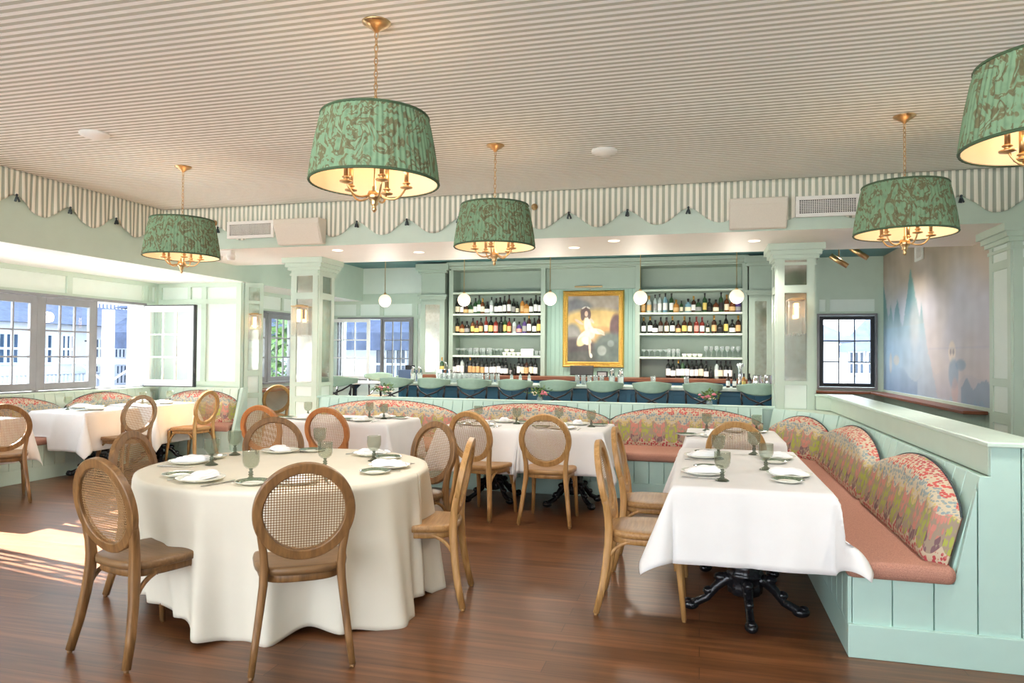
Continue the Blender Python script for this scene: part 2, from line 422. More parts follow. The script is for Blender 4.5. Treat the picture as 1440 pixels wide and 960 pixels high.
# trims on walls (rails and stiles), each wall's mouldings one structure
def rails_x(mb, x, s, segs):   # on wall plane x, protruding towards s
    for (y0,y1,z0,z1) in segs: mb.box(min(x,x+s),max(x,x+s),y0,y1,z0,z1)
b = MB()
segs = [(-3,YC,2.42,ZL),(-3,YC,WZ1,2.2),(-3,YC,0.87,WZ0)]
for y in (4.0,5.3,6.16,7.5,8.9): segs.append((y-0.04,y+0.04,2.2,2.42))
segs += [(8.77,8.85,0,ZL),(9.02,YC,0,ZL)]
rails_x(b, XL, 0.03, segs); struct(b.build('trim_1', M['mint']))
b = MB()
for (x0,x1,z0,z1) in [(XL,-6.45,2.42,ZL),(XL,-6.45,2.17,2.24),(XL,-6.45,0.93,1.03),(-7.9,-7.82,1.03,2.42),(-7.36,-7.31,2.24,2.42),(-7.12,-7.04,1.03,2.42),(-6.53,-6.45,1.03,2.42)]:
    b.box(x0,x1,YC-0.03,YC,z0,z1)
struct(b.build('trim_2', M['mint']))
# diagonal end pilaster with mirrors
def pilaster(name, w, h, fronts, loc, rz, mirrors, mat='mint', cap=True, depth=None, sides=(0,)):
    """square column, framed panels on the listed sides; mirrors = list of (z0,z1) that are mirror panels, others paint"""
    d = depth or w
    root = MB(); root.box(-w/2,w/2,-d/2,d/2,0,h)
    for sd in sides:
        ww = w if sd % 2 == 0 else d; dd = d if sd % 2 == 0 else w
        root.at(rz=sd*PI/2)
        st = min(0.075, ww*0.2)
        root.box(-ww/2,-ww/2+st,-dd/2-0.018,-dd/2,0,h); root.box(ww/2-st,ww/2,-dd/2-0.018,-dd/2,0,h)
        zs = [0] + [z for f in fronts for z in (f[0],f[1])] + [h]
        for k in range(0,len(zs),2):
            root.box(-ww/2+st,ww/2-st,-dd/2-0.0175,-dd/2,zs[k],zs[k+1])
    root.at()
    if cap:
        for (z0,z1,e) in cap:
            root.box(-w/2-e,w/2+e,-d/2-e,d/2+e,z0,z1)
    o = root.build(name, M[mat]); o.location = loc; o.rotation_euler = (0,0,rz); struct(o)
    for sd in sides:
        ww = w if sd % 2 == 0 else d; dd = d if sd % 2 == 0 else w
        st = min(0.075, ww*0.2)
        for f in fronts:
            m = MB().at(rz=sd*PI/2); m.box(-ww/2+st+0.004,ww/2-st-0.004,-dd/2-0.006,-dd/2-0.001,f[0]+0.004,f[1]-0.004)
            if f[2]: m.build('mirror_panel', M['mirror'], o)
            else: m.build('painted_panel', M['panel'], o)
    return o
CAPT = [(2.62,2.69,0.10),(2.57,2.62,0.07),(2.53,2.57,0.045),(2.46,2.49,0.025)]
FR = [(0.12,0.5,0),(0.56,0.86,0),(0.93,1.3,0),(1.36,2.12,1),(2.2,2.44,1)]
FR = [(0.1,0.42,0),(0.5,0.88,0),(0.95,2.14,1),(2.22,2.46,1)]
pl = pilaster('wall_column', 0.38, 2.69, [(0.1,0.5,0),(0.56,0.83,0),(0.9,1.03,0),(1.08,2.16,1),(2.24,2.47,1)], (-4.955,8.5,0), 0, None, cap=CAPT, sides=(0,1,3))
pr_ = pilaster('wall_column', 0.38, 2.69, [(0.1,0.5,0),(0.56,0.83,0),(0.9,1.16,0),(1.2,2.16,1),(2.24,2.52,1)], (1.0,8.52,0), 0, None, cap=CAPT, sides=(0,1,3))
p3 = pilaster('wall_column', 0.46, 2.69, [(0.1,0.85,0),(0.95,1.2,0),(1.27,2.3,0),(2.38,2.55,0)], (2.98,7.72,0), 0, None, cap=CAPT, sides=(0,3), depth=0.5)
p4 = pilaster('wall_column', 0.26, 2.48, [(0.15,0.8,0),(0.87,1.12,0),(1.2,1.8,1),(1.84,2.18,1),(2.22,2.42,1)], (-6.42,9.31,0), PI/4, None, cap=None, sides=(0,), depth=0.2)
# far bay trims
b = MB(); rails_x(b, XF, 0.03, [(YC+0.2,YB,2.42,ZL),(YC+0.2,YB,WZ1,2.2),(10.4,10.46,2.2,2.42),(11.1,11.16,2.2,2.42),(11.9,11.96,2.2,2.42),(YC+.2,YB,0.9,0.97)])
struct(b.build('trim_3', M['mint']))
b = MB()
for (x0,x1,z0,z1) in [(XF,-4.94,2.42,2.5),(XF,-4.94,WZ1,2.2),(XF,XF+0.08,2.2,2.42),(-6.5,-6.42,2.2,2.42),(-6.0,-5.92,2.2,2.42),(-5.33,-5.22,0,2.42),(-5.02,-4.94,0,2.42),(XF,-4.94,0.9,0.97)]:
    b.box(x0,x1,YB-0.03,YB,z0,z1)
b.box(-6.37,-4.94,YB-0.015,YB,2.5,2.62)
struct(b.build('trim_4', M['mint']))
b = MB()
for (x0,x1,z0,z1) in [(1.1,XR,2.42,2.5),(1.1,XR,2.15,2.22),(1.1,XR,0.92,0.98),(1.82,1.9,0.98,2.5),(2.74,XR,0,2.5),(2.0,2.06,2.22,2.42)]:
    b.box(x0,x1,YB-0.03,YB,z0,z1)
struct(b.build('trim_5', M['mint']))
b = MB(); b.box(1.1,XR,YB-0.01,YB,2.5,ZB); struct(b.build('trim_6', M['mint']))

# windows -------------------------------------------------------
def sash(parent, w, h, loc, rz, mat, name='sash', handle=False, nc=3, nr=3, stile=0.075, th=0.045, mun=0.02):
    m = MB().at(loc, rz)
    m.box(0,stile,-th/2,th/2,0,h); m.box(w-stile,w,-th/2,th/2,0,h)
    m.box(stile,w-stile,-th/2,th/2,0,stile); m.box(stile,w-stile,-th/2,th/2,h-stile,h)
    gw, gh = w-2*stile, h-2*stile
    for k in range(1,nc): x = stile+gw*k/nc; m.box(x-mun/2,x+mun/2,-th/3,th/3,stile,h-stile)
    for k in range(1,nr): z = stile+gh*k/nr; m.box(stile,w-stile,-th/3.2,th/3.2,z-mun/2,z+mun/2)
    s = m.build(name, mat, parent, bevel=0.003)
    g = MB().at(loc, rz); g.box(stile,w-stile,-0.003,0.003,stile,h-stile); g.build('pane', M['glass'], s)
    if handle:
        hd = MB().at(loc, rz); hx = stile/2 if handle == 'l' else w-stile/2
        sg = -1
        hd.box(hx-0.012,hx+0.012,sg*th/2-0.012,sg*th/2,h*0.48,h*0.56); hd.box(hx-0.008,hx+0.05,sg*th/2-0.03,sg*th/2-0.012,h*0.53,h*0.55)
        hd.build('handle', M['black'], s)
    return s
def outer_frame(parent, w, h, loc, rz, mat, divs=(), d=0.12, fr=0.035):
    m = MB().at(loc, rz)
    m.box(-fr,0,-d/2,d/2,-fr,h+fr); m.box(w,w+fr,-d/2,d/2,-fr,h+fr); m.box(0,w,-d/2,d/2,-fr,0); m.box(0,w,-d/2,d/2,h,h+fr)
    for x in divs: m.box(x-fr/2,x+fr/2,-d/2,d/2,0,h)
    return m.build('window_frame', mat, parent, bevel=0.003)
def win(name):
    o = bpy.data.objects.new(name, None); COL.objects.link(o); return struct(o)
w1 = win('window_1'); W = 0.87; y0 = 4.42; hh = WZ1-WZ0
outer_frame(w1, 4.35, hh, (XL,8.77,WZ0), -PI/2, M['grey'], [W*k for k in range(1,5)])
for k in (1,2,3):
    sash(w1, W-0.03, hh-0.01, (XL+0.035, 8.77-W*k-0.015, WZ0+0.005), -PI/2, M['grey'], 'casement_sash', handle='l' if k == 1 else 'r', stile=0.09)
sash(w1, W-0.05, hh-0.01, (XL+0.06, 8.79, WZ0+0.005), 0.02, M['winwhite'], 'open_casement_sash', stile=0.085)
# dark outer edge of the open casement
m = MB().at((XL+0.06,8.79,WZ0+0.005),0.02); m.box(W-0.05,W-0.03,-0.03,0.03,-0.012,hh+0.004); m.box(0,W-0.05,-0.03,0.03,hh-0.01,hh+0.004); m.box(0,W-0.05,-0.03,0.03,-0.012,0)
m.build('sash_weatherstrip', M['black'], w1)
sash(w1, W-0.05, hh-0.01, (XL+0.06, 4.45, WZ0+0.005), 0.1, M['winwhite'], 'open_casement_sash', stile=0.085)
w2 = win('window_2')
outer_frame(w2, 2.3, WZ1-0.97, (XF,12.2,0.97), -PI/2, M['grey'], [0.766,1.533])
for k in range(3):
    sash(w2, 0.74, WZ1-0.98, (XF+0.03, 12.2-0.766*k-0.013, 0.975), -PI/2, M['grey'], 'casement_sash', handle='l' if k == 1 else 'r', stile=0.08)
w3 = win('window_3')
outer_frame(w3, 1.52, WZ1-0.97, (-6.85,YB,0.97), 0, M['grey'], [0.9])
sash(w3, 0.6, WZ1-0.98, (-5.94,YB-0.02,0.975), 0, M['grey'], 'casement_sash', stile=0.045)
sash(w3, 0.86, WZ1-0.98, (-6.98,YB-0.22,0.975), 0.03, M['winwhite'], 'open_casement_sash', stile=0.06)
w4 = win('window_4')
outer_frame(w4, 0.84, 1.17, (1.9,YB,0.98), 0, M['grey'], [])
sash(w4, 0.83, 1.16, (1.905,YB-0.02,0.985), 0, M['blackmetal'], 'casement_sash', stile=0.06, mun=0.018)

# ------------------------------------------------------------------ pony wall, front run (behind the back banquette) and right run
def boards(mb, p0, p1, z0, z1, th, n, gap=0.006, lean=0.0, bev=True):
    """vertical boards from p0 to p1 (xy) with grooves, outward normal to the left of direction; lean = back offset at top"""
    P0 = Vector((p0[0],p0[1],0)); P1 = Vector((p1[0],p1[1],0)); d = (P1-P0); L = d.length; d.normalize(); nn = Vector((d.y,-d.x,0))
    for k in range(n):
        a = P0 + d*(L*k/n + gap/2); c = P0 + d*(L*(k+1)/n - gap/2)
        vs = []
        for z, off in ((z0,0),(z1,-lean)):
            for q in (a,c): vs.append(tuple(q + nn*(th+off) + Vector((0,0,z))))
            for q in (c,a): vs.append(tuple(q + nn*(0+off) + Vector((0,0,z))))
        mb.add(vs, [(0,3,2,1),(4,5,6,7),(0,1,5,4),(1,2,6,5),(2,3,7,6),(3,0,4,7)])
b = MB(); b.box(-4.75,0.78,8.33,8.5,0,0.885); b.box(-4.77,0.8,8.3,8.54,0.885,0.91)
struct(b.build('wall_bar_partition', M['aqua'], bevel=0.004))
b = MB()
b.prism([(0.78,8.34),(1.3,7.5),(1.54,7.5),(1.54,8.3),(1.2,8.3),(0.78,8.5)],0,0.894)
b.box(1.32,1.54,3.88,7.6,0,0.895)
b.prism([(1.32,3.875),(1.54,3.875),(1.54,8.3),(1.2,8.3),(1.32,8.1)],0.90,1.04)
struct(b.build('wall_booth_partition', M['mint'], bevel=0.004))
b = MB(); b.prism([(1.30,3.82),(1.57,3.82),(1.57,8.32),(1.19,8.32),(1.30,8.1)],1.04,1.065)
struct(b.build('trim_7', M['caprail'], bevel=0.006))

# right end panel of booth (front face, with boards)
def seat_cush(mb, poly, z0, z1): mb.prism(poly, z0, z1)
bk = thing('banquette', 'L-shaped aqua built-in banquette along the back partition and right side, terracotta seat, coral-print back cushions', 'banquette', (0,0,0))
base = MB()
base.prism([(-4.7,7.46),(0.74,7.46),(0.74,3.86),(1.34,3.86),(1.34,7.52),(0.8,8.32),(-4.7,8.32)],0.0,0.385)
base.build('base', M['aqua'], bk)
kick = MB(); kick.prism([(-4.72,7.42),(0.70,7.42),(0.70,3.82),(1.8,3.82),(1.8,3.87),(0.74,3.87),(0.74,7.46),(-4.72,7.46)],0,0.16)
kick.build('kickboard', M['aqua'], bk, bevel=0.004)
bd = MB(); boards(bd,(-4.7,7.46),(0.70,7.46),0.155,0.385,0.02,36)
boards(bd,(0.72,7.44),(0.72,3.84),0.155,0.385,0.018,24)
bd.build('groove_board_front', M['aqua'], bk, bevel=0.003)
# end panel: polygon in XZ at Y=3.83, boards
ep = MB()
cuts = [0.72,0.90,1.08,1.265,1.445,1.62,1.8]
def top_at(x):
    if x <= 1.165: return 0.385
    if x <= 1.275: return 0.385+(x-1.165)/(0.11)*(0.90-0.385)
    return 1.04 if x > 1.32 else 0.90
for k in range(len(cuts)-1):
    x0, x1 = cuts[k]+0.003, cuts[k+1]-0.003
    xs = sorted(set([x0,x1]+[q for q in (1.165,1.275,1.3199,1.3201) if x0<q<x1]))
    poly = [(x0,0.155),(x1,0.155)] + [(x,top_at(x)) for x in reversed(xs)]
    n = len(poly)
    vs = [(x,3.84,z) for x,z in poly]+[(x,3.87,z) for x,z in poly]
    ep.add(vs, [tuple(range(n)), tuple(range(2*n-1,n-1,-1))]+[(k2,n+k2,n+(k2+1)%n,(k2+1)%n) for k2 in range(n)])
ep.build('end_panel', M['aqua'], bk, bevel=0.002)
# back boards leaning
bb = MB(); boards(bb,(-4.7,8.2),(0.66,8.2),0.42,0.90,0.03,42,lean=0.13)
boards(bb,(0.68,8.2),(1.2,7.40),0.42,0.90,0.03,5,lean=0.13)
boards(bb,(1.19,7.40),(1.19,3.87),0.42,0.90,0.03,22,lean=0.12)
bb.build('groove_board_back', M['aqua'], bk, bevel=0.003)
rl = MB(); rl.box(-4.7,0.72,8.3,8.36,0.895,0.912); rl.build('back_rail', M['aqua'], bk)
# seat
st = MB(); st.prism(rrect(-4.68,0.70,7.38,8.2,0.03)[:0]+[(-4.68,7.40),(0.69,7.40),(0.69,3.80),(1.17,3.80),(1.17,7.38),(0.68,8.18),(-4.68,8.18)],0.385,0.47)
st.build('seat_cushion', M['pink'], bk, bevel=0.035, seg=4)
def arch_cushion(parent, p0, p1, z0, hmin, hmax, th, lean, uo=0.0, n=28, skew=0):
    """arched-top back cushion standing between p0 and p1 (xy), facing right-hand normal"""
    P0 = Vector((p0[0],p0[1],0)); P1 = Vector((p1[0],p1[1],0)); d = P1-P0; L = d.length; d.normalize(); nn = Vector((d.y,-d.x,0))
    def H(u):
        a = max(0.0, 1-(2*u-1)**2)
        return hmin + (hmax-hmin)*a**0.75
    m = MB(); nv = 14; UVC = {}
    def front(u, v):
        h = H(u)*v
        e = min(1.0, math.sqrt(max(0.0, min(u,1-u)*L/0.05)), ) if min(u,1-u)*L < 0.05 else 1.0
        ev = math.sqrt(max(0.0,1-((v-0.85)/0.15)**2)) if v > 0.85 else (0.75+0.25*min(1,v/0.12))
        t = th*max(0.0,min(e,ev))*(1.0 if v<1 else 0)
        UVC[(round(u,5),round(v,5))] = (uo+u*L+(th*(1-e) if u>0.5 else -th*(1-e)), h+(th*(1-ev) if v>0.5 else 0))
        lz = lean*h/0.45
        p = P0 + d*(L*u) + nn*(t - lz) + Vector((0,0,z0+h))
        return tuple(p)
    def back(u, v):
        h = H(u)*v; lz = lean*h/0.45
        return tuple(P0 + d*(L*u) + nn*(-0.005-lz) + Vector((0,0,z0+h)))
    m.grid(front, n, nv, True, uvs=lambda u,v:UVC[(round(u,5),round(v,5))])
    m.grid(back, n, nv, True, uvs=lambda u,v:(uo+u*L, H(u)*v), flip=True)
    c = m.build('back_cushion', M['print'], parent)
    pts = [P0 + d*(L*u) + nn*(0.0-lean*H(u)/0.45) + Vector((0,0,z0+H(u))) for u in [k/n for k in range(n+1)]]
    t = MB(); t.tube([tuple(q) for q in pts], 0.006, 6); t.build('piping', M['tassel'], c)
    return c
yb = 8.16
for k,(x0,x1) in enumerate([(-4.66,-2.83),(-2.82,-1.0),(-0.99,0.66)]):
    arch_cushion(bk,(x0,yb),(x1,yb),0.46,0.27,0.425,0.10,0.12,uo=k*1.9)
arch_cushion(bk,(0.70,8.1),(1.16,7.38),0.46,0.22,0.40,0.10,0.12,uo=0.6)
arch_cushion(bk,(1.14,7.36),(1.14,5.42),0.46,0.24,0.43,0.10,0.12,uo=1.3)
arch_cushion(bk,(1.14,5.40),(1.14,3.86),0.46,0.24,0.43,0.10,0.12,uo=3.1)

# left banquette
lb = thing('banquette', 'mint corner banquette under the left windows with coral-print back cushions', 'banquette', (0,0,0))
b = MB(); b.prism([(XL+0.03,3.0),(-7.25,3.0),(-7.25,8.45),(-6.12,8.45),(-6.36,9.06),(XL+0.03,9.06)],0,0.39); b.build('base', M['mint'], lb)
b = MB(); b.prism([(-7.25,3.0),(-7.21,3.0),(-7.21,8.41),(-6.10,8.41),(-6.12,8.45),(-7.25,8.45)],0,0.15); b.build('kickboard', M['mint'], lb, bevel=0.003)
b = MB(); boards(b,(-7.23,3.0),(-7.23,8.43),0.15,0.39,0.018,38); boards(b,(-7.21,8.43),(-6.13,8.43),0.15,0.39,0.018,8)
b.build('groove_board_front', M['mint'], lb, bevel=0.003)
b = MB(); boards(b,(-7.74,3.0),(-7.74,8.86),0.40,0.935,0.03,40,lean=0.1); boards(b,(-7.74,8.93),(-6.42,8.93),0.40,0.935,0.03,10,lean=0.1)
b.build('groove_board_back', M['mint'], lb, bevel=0.003)
b = MB(); b.box(XL+0.03,-7.78,3.0,9.0,0.93,0.95); b.box(XL+0.03,-6.4,9.0,9.07,0.93,0.95); b.build('back_rail', M['mint'], lb)
b = MB(); b.add([(-6.12,8.44,0),(-6.08,8.44,0),(-6.33,9.07,0),(-6.37,9.07,0),(-6.12,8.44,.40),(-6.08,8.44,.40),(-6.33,9.07,0.40),(-6.37,9.07,.40),(-6.30,8.88,0.96),(-6.26,8.88,0.96),(-6.31,9.07,0.96),(-6.35,9.07,.96)],
   [(0,1,5,4),(1,2,6,5),(2,3,7,6),(3,0,4,7),(4,5,9,8),(5,6,10,9),(6,7,11,10),(7,4,8,11),(8,9,10,11),(0,3,2,1)])
b.build('end_panel', M['mint'], lb)
b = MB(); b.prism([(-7.76,3.0),(-7.19,3.0),(-7.19,8.38),(-6.13,8.38),(-6.36,8.9),(-7.76,8.9)],0.39,0.47); b.build('seat_cushion', M['pink'], lb, bevel=0.03, seg=3)
for k,(y0_,y1_) in enumerate([(3.1,4.2),(4.25,5.75),(5.78,7.32),(7.34,8.62)]):
    arch_cushion(lb,(-7.7,y0_),(-7.7,y1_),0.46,0.27,0.45,0.09,0.1,uo=k*1.3)
arch_cushion(lb,(-7.62,8.9),(-6.42,8.9),0.46,0.3,0.45,0.09,0.1,uo=0.4)
# ------------------------------------------------------------------ chair
def rsect(a, b, r=0.3):
    return [(a*x, b*y) for x,y in ((-1,-1+r),(-1+r,-1),(1-r,-1),(1,-1+r),(1,1-r),(1-r,1),(-1+r,1),(-1,1-r))]
def make_chair(wm, sm):
    t = thing('dining_chair', '', 'chair')
    tl = math.radians(11); cz, cy = 0.728, -0.232
    U = Vector((1,0,0)); V = Vector((0,-math.sin(tl),math.cos(tl))); Nn = Vector((0,math.cos(tl),math.sin(tl)))
    C0 = Vector((0,cy,cz))
    def ell(a, bb, th): return C0 + U*(a*math.cos(th)) + V*(bb*math.sin(th))
    m = MB(); n = 72
    m.sweep([tuple(ell(0.205,0.208,2*PI*k/n)) for k in range(n)], rsect(0.0235,0.0175,0.22), up=tuple(Nn), closed=True, smooth=False)
    fr = m.build('back_frame', wm, t); 
    m = MB(); rings = 6; vs = []; fs = []; uv = []
    nn = 36
    for j in range(rings+1):
        for k in range(nn):
            a = 0.188*j/rings; b_ = 0.191*j/rings; th = 2*PI*k/nn
            p = C0 + U*(a*math.cos(th)) + V*(b_*math.sin(th)); vs.append(tuple(p)); uv.append((a*math.cos(th)+0.5, b_*math.sin(th)+0.5))
    for j in range(rings):
        for k in range(nn): fs.append((j*nn+k, (j+1)*nn+k, (j+1)*nn+(k+1)%nn, j*nn+(k+1)%nn))
    m.add(vs, fs, True, uv); m.build('cane_back', M['cane'], t)
    # seat
    pts = []
    def outline(s=1.0, z=0):
        o = []
        for k in range(40):
            th = 2*PI*k/40; c, q = math.cos(th), math.sin(th)
            e = 0.62
            x = (abs(c)**e)*(1 if c>0 else -1); y = (abs(q)**e)*(1 if q>0 else -1)
            w = 0.205 + 0.028*(y*0.5+0.5)
            o.append((x*w*s, 0.005+y*0.218*s, z))
        return o
    vs = []; fs = []
    lv = [(0.93,0.428),(0.99,0.434),(1.0,0.452),(0.985,0.466),(0.93,0.470),(0.5,0.463),(0.05,0.460)]
    for s, z in lv: vs += outline(s, z)
    for j in range(len(lv)-1):
        for k in range(40): fs.append((j*40+k, j*40+(k+1)%40, (j+1)*40+(k+1)%40, (j+1)*40+k))
    fs.append(tuple(range(39,-1,-1))); fs.append(tuple((len(lv)-1)*40+k for k in range(40)))
    m = MB(); m.add(vs, fs, True); m.build('seat', sm, t)
    # apron ring under the seat
    m = MB(); m.sweep([ (x*0.86,y*0.86+0.001,0.415) for x,y,z in outline(1.0)], rsect(0.012,0.02), up=(0,0,1), closed=True)
    # braces
    for s in (-1,1):
        # rear brace and front brace on the side: quarter arcs
        for (y0,y1) in ((-0.196,-0.03),(0.180,0.03)):
            p = []
            for k in range(9):
                a = PI/2*k/8
                yy = y0 + (y1-y0)*(1-math.cos(a)); zz = 0.27 + 0.145*math.sin(a); xx = s*(0.186-0.006*k/8)
                p.append((xx,yy,zz))
            m.sweep(p, rsect(0.009,0.011), up=(1,0,0))
        p = []
        for k in range(9):
            a = PI/2*k/8; p.append((s*(0.19-0.13*(1-math.cos(a))),0.188,0.27+0.145*math.sin(a)))
        m.sweep(p, rsect(0.009,0.011), up=(0,1,0))
    m.build('seat_frame', wm, t)
    for s in (-1,1):
        m = MB()
        P = [(s*0.222,-0.255,0.012),(s*0.206,-0.225,0.14),(s*0.188,-0.203,0.28),(s*0.174,-0.192,0.40),(s*0.171,-0.19,0.47),(s*0.176,-0.195,0.54),(s*0.188,-0.205,0.61),(s*0.198,-0.217,0.665)]
        m.sweep(P, rsect(0.0175,0.021), up=(0,1,0), scales=[0.82,0.92,1,1.08,1.08,1.0,0.9,0.75])
        m.lathe([(0.012,0),(0.012,0.014)], 10, c=(s*0.222,-0.256,0))
        m.build('rear_leg', wm, t)
        m = MB()
        P = [(s*0.205,0.225,0.01),(s*0.196,0.207,0.2),(s*0.19,0.19,0.36),(s*0.19,0.188,0.43)]
        m.sweep(P, rsect(0.018,0.018,0.5), up=(0,1,0), scales=[0.72,0.9,1.05,1.1])
        m.lathe([(0.011,0),(0.011,0.014)], 10, c=(s*0.205,0.225,0))
        m.build('front_leg', wm, t)
    return t
proto = {'oak': make_chair(M['oak'], M['seatwood'])}
_first = {'oak': True}
def recolor(key, wm, sm_):
    base = proto['oak']; r = dup(base)
    md = {}
    for c in r.children:
        me = c.data.copy(); c.data = me
        for i, mm in enumerate(me.materials):
            if mm == M['oak']: me.materials[i] = wm
            if mm == M['seatwood']: me.materials[i] = sm_
    proto[key] = r; _first[key] = True
recolor('oaklight', M['oaklight'], M['seatlight']); recolor('oakorange', M['oakorange'], M['seatorange'])
def chair(x, y, fx, fy, label, key='oak', group='cane-back dining chairs'):
    """x,y = middle between rear feet; (fx,fy) facing"""
    rz = math.atan2(-fx, fy); f = Vector((fx,fy)).normalized()
    loc = (x+f.x*0.25, y+f.y*0.25, 0)
    if _first[key]:
        o = proto[key]; _first[key] = False; o.location = loc; o.rotation_euler = (0,0,rz); o['label'] = label
        o['group'] = group; return o
    return dup(proto[key], loc, rz, label, group)
chair(-2.72,2.79, .25,.97, 'oak cane-back chair nearest the camera on the window side of the round table')
chair(-1.745,2.95, -.566,.825, 'oak cane-back chair seen squarely from behind in front of the round table')
chair(-3.44,3.76, .98,.17, 'oak cane-back chair at the round table, half hidden behind the nearest window-side chair')
chair(-3.21,4.95, .6,-.8, 'oak cane-back chair beyond the round table with only its arched top showing')
chair(-1.35,4.12, -.98,-.2, 'golden oak chair seen edge-on at the bar-side of the round table', 'oaklight')
chair(-1.90,5.02, -.42,-.91, 'oak cane-back chair facing the camera between the round table and the two square tables')
chair(-4.07,6.05, .05,1, 'orange-toned cane chair at the square table by the mirrored column, nearer the windows', 'oakorange')
chair(-3.36,6.03, .02,1, 'orange-toned cane chair at the square table by the mirrored column, nearer the bar', 'oakorange')
chair(-6.46,10.05, -.8,.6, 'golden cane chair standing alone beside the wooden window ledge behind the mirrored column', 'oaklight')
chair(-1.98,6.08, .28,.96, 'oak cane-back chair tucked at the first of two square tables before the back banquette', 'oaklight')
chair(-1.28,6.0, 0,1, 'oak cane-back chair with all four legs in view before the back banquette', 'oaklight')
chair(-0.56,4.27, 1,0.02, 'golden oak chair seen edge-on beside the long table, the nearer of two', 'oaklight')
chair(-0.56,5.11, 1,0.0, 'golden oak chair seen edge-on beside the long table, the farther of two', 'oaklight')
chair(0.27,5.86, 0.0,1, 'golden cane chair whose arched back rises beyond the long table', 'oaklight')
chair(-6.34,5.34, -.8,.6, 'oak cane-back chair cut off by the picture edge near the left windows')
chair(-6.28,6.98, -.98,.17, 'oak cane-back chair pushed to the nearer white table under the left windows')
chair(-6.27,8.15, -1,0.02, 'sunlit golden cane chair at the table in the corner by the open window', 'oaklight')

# ------------------------------------------------------------------ tables
def foot_leg(mb, R, z1):
    P = [(0.04,0,z1),(0.10,0,z1+0.01),(0.16,0,z1-0.045),(0.21,0,z1-0.11),(R-0.03,0,0.045),(R,0,0.035)]
    mb.tube(P, 0.026, 10, scales=[1.5,1.35,1.0,0.85,0.9,1.0])
    mb.ball((R,0,0.030), 0.036, 12, (1.35,1.0,0.82))
    mb.ball((R+0.015,0,0.05), 0.02, 10, (1.3,1.3,0.8)); mb.ball((0.13,0.0,z1+0.012), 0.034, 10, (1.3,0.9,0.8)); mb.ball((0.2,0,z1-0.07), 0.028, 10, (1.2,0.9,0.9))
def make_pedestal():
    t = thing('table_pedestal', '', 'table base', group='black cast iron table bases')
    m = MB()
    prof = [(0.055,0.10),(0.09,0.12),(0.095,0.16),(0.085,0.20),(0.10,0.215),(0.098,0.235),(0.088,0.245),(0.095,0.26),(0.09,0.29),(0.06,0.31),(0.052,0.33),(0.07,0.35),(0.082,0.37),(0.07,0.40),(0.045,0.43),(0.038,0.50),(0.034,0.62),(0.04,0.68),(0.06,0.70)]
    m.lathe(prof, 22); m.build('column', M['castiron'], t)
    m = MB(); m.box(-0.2,0.2,-0.02,0.02,0.695,0.715); m.box(-0.02,0.02,-0.2,0.2,0.695,0.715); m.build('top_bracket', M['castiron'], t)
    for k in range(4):
        m = MB().at(rz=k*PI/2); foot_leg(m, 0.30, 0.185); m.build('claw_foot_leg', M['castiron'], t)
    return t
ped = make_pedestal(); ped_used = [False]
def pedestal(x, y, rz, label):
    if not ped_used[0]:
        ped_used[0] = True; ped.location = (x,y,0); ped.rotation_euler = (0,0,rz); ped['label'] = label; return ped
    return dup(ped, (x,y,0), rz, label)

def draped(name, x0, x1, y0, y1, zt, drop, label, mat, seed=1, flare=0.10, post=None, pull=False):
    """square cloth over a rectangular top: flat top, hanging skirts, folded corners"""
    r_ = random.Random(seed); w = x1-x0; d = y1-y0; cx = (x0+x1)/2; cy = (y0+y1)/2
    ph = [r_.uniform(0,6.28) for _ in range(8)]
    m = MB(); st = 0.02
    A = w/2+drop; B = d/2+drop
    nu = max(20,int(2*A/0.028)); nv = max(20,int(2*B/0.028))
    er = 0.012
    def hang(s_):   # arc length s_ beyond edge -> (out, down)
        if s_ < er*PI/2: a = s_/er; return er*math.sin(a), er*(1-math.cos(a))
        return er, er + (s_-er*PI/2)
    def f(u, v):
        U_ = (u*2-1)*A; V_ = (v*2-1)*B
        du = max(0.0, abs(U_)-w/2+0.0); dv = max(0.0, abs(V_)-d/2+0.0)
        su = 1 if U_>0 else -1; sv = 1 if V_>0 else -1
        bx_ = max(-w/2,min(w/2,U_)); by_ = max(-d/2,min(d/2,V_))
        r = math.hypot(du,dv)
        if r == 0: return (cx+U_, cy+V_, zt + 0.0012*math.sin(U_*23+ph[0])*math.sin(V_*19+ph[1]))
        th = math.atan2(dv,du)
        o, dn = hang(r)
        k = r/drop
        s2 = math.sin(2*th)
        along = V_ if du > dv else U_
        wave = 0.016*k*math.sin(along*9+ph[2]+(1 if du>dv else 4)*su) + 0.010*k*math.sin(along*23+ph[3])
        wave *= (1-s2)
        out = o + (flare*k*0.22 + wave)*drop/0.4 + 0.19*r*s2*s2*(0.85+0.3*math.sin(ph[4]+su*2+sv))
        dn2 = math.sqrt(max(0, dn*dn - (out-o)**2*0.8)) if dn > 0 else 0
        dn2 *= 1-(0.34 if (pull and U_>0 and V_<0) else 0.16)*s2*s2
        # at corners cloth folds: collapse arc toward the diagonal
        tt = th + 0.55*math.sin(4*th)*-0.5*min(1,k*1.2)
        if pull and su > 0 and sv < 0 and s2 > 0:
            q = s2*s2; tt = tt*(1-0.45*q)+PI/2*0.45*q; out *= 1+0.7*q
        X_, Y_, Z_ = cx+bx_+su*out*math.cos(tt), cy+by_+sv*out*math.sin(tt), zt-dn2
        return post(X_,Y_,Z_) if post else (X_,Y_,Z_)
    m.grid(f, nu, nv, True)
    o = m.build(name, mat, None, thick=0.0025)
    return tag(o, label, 'tablecloth', 'white tablecloths')
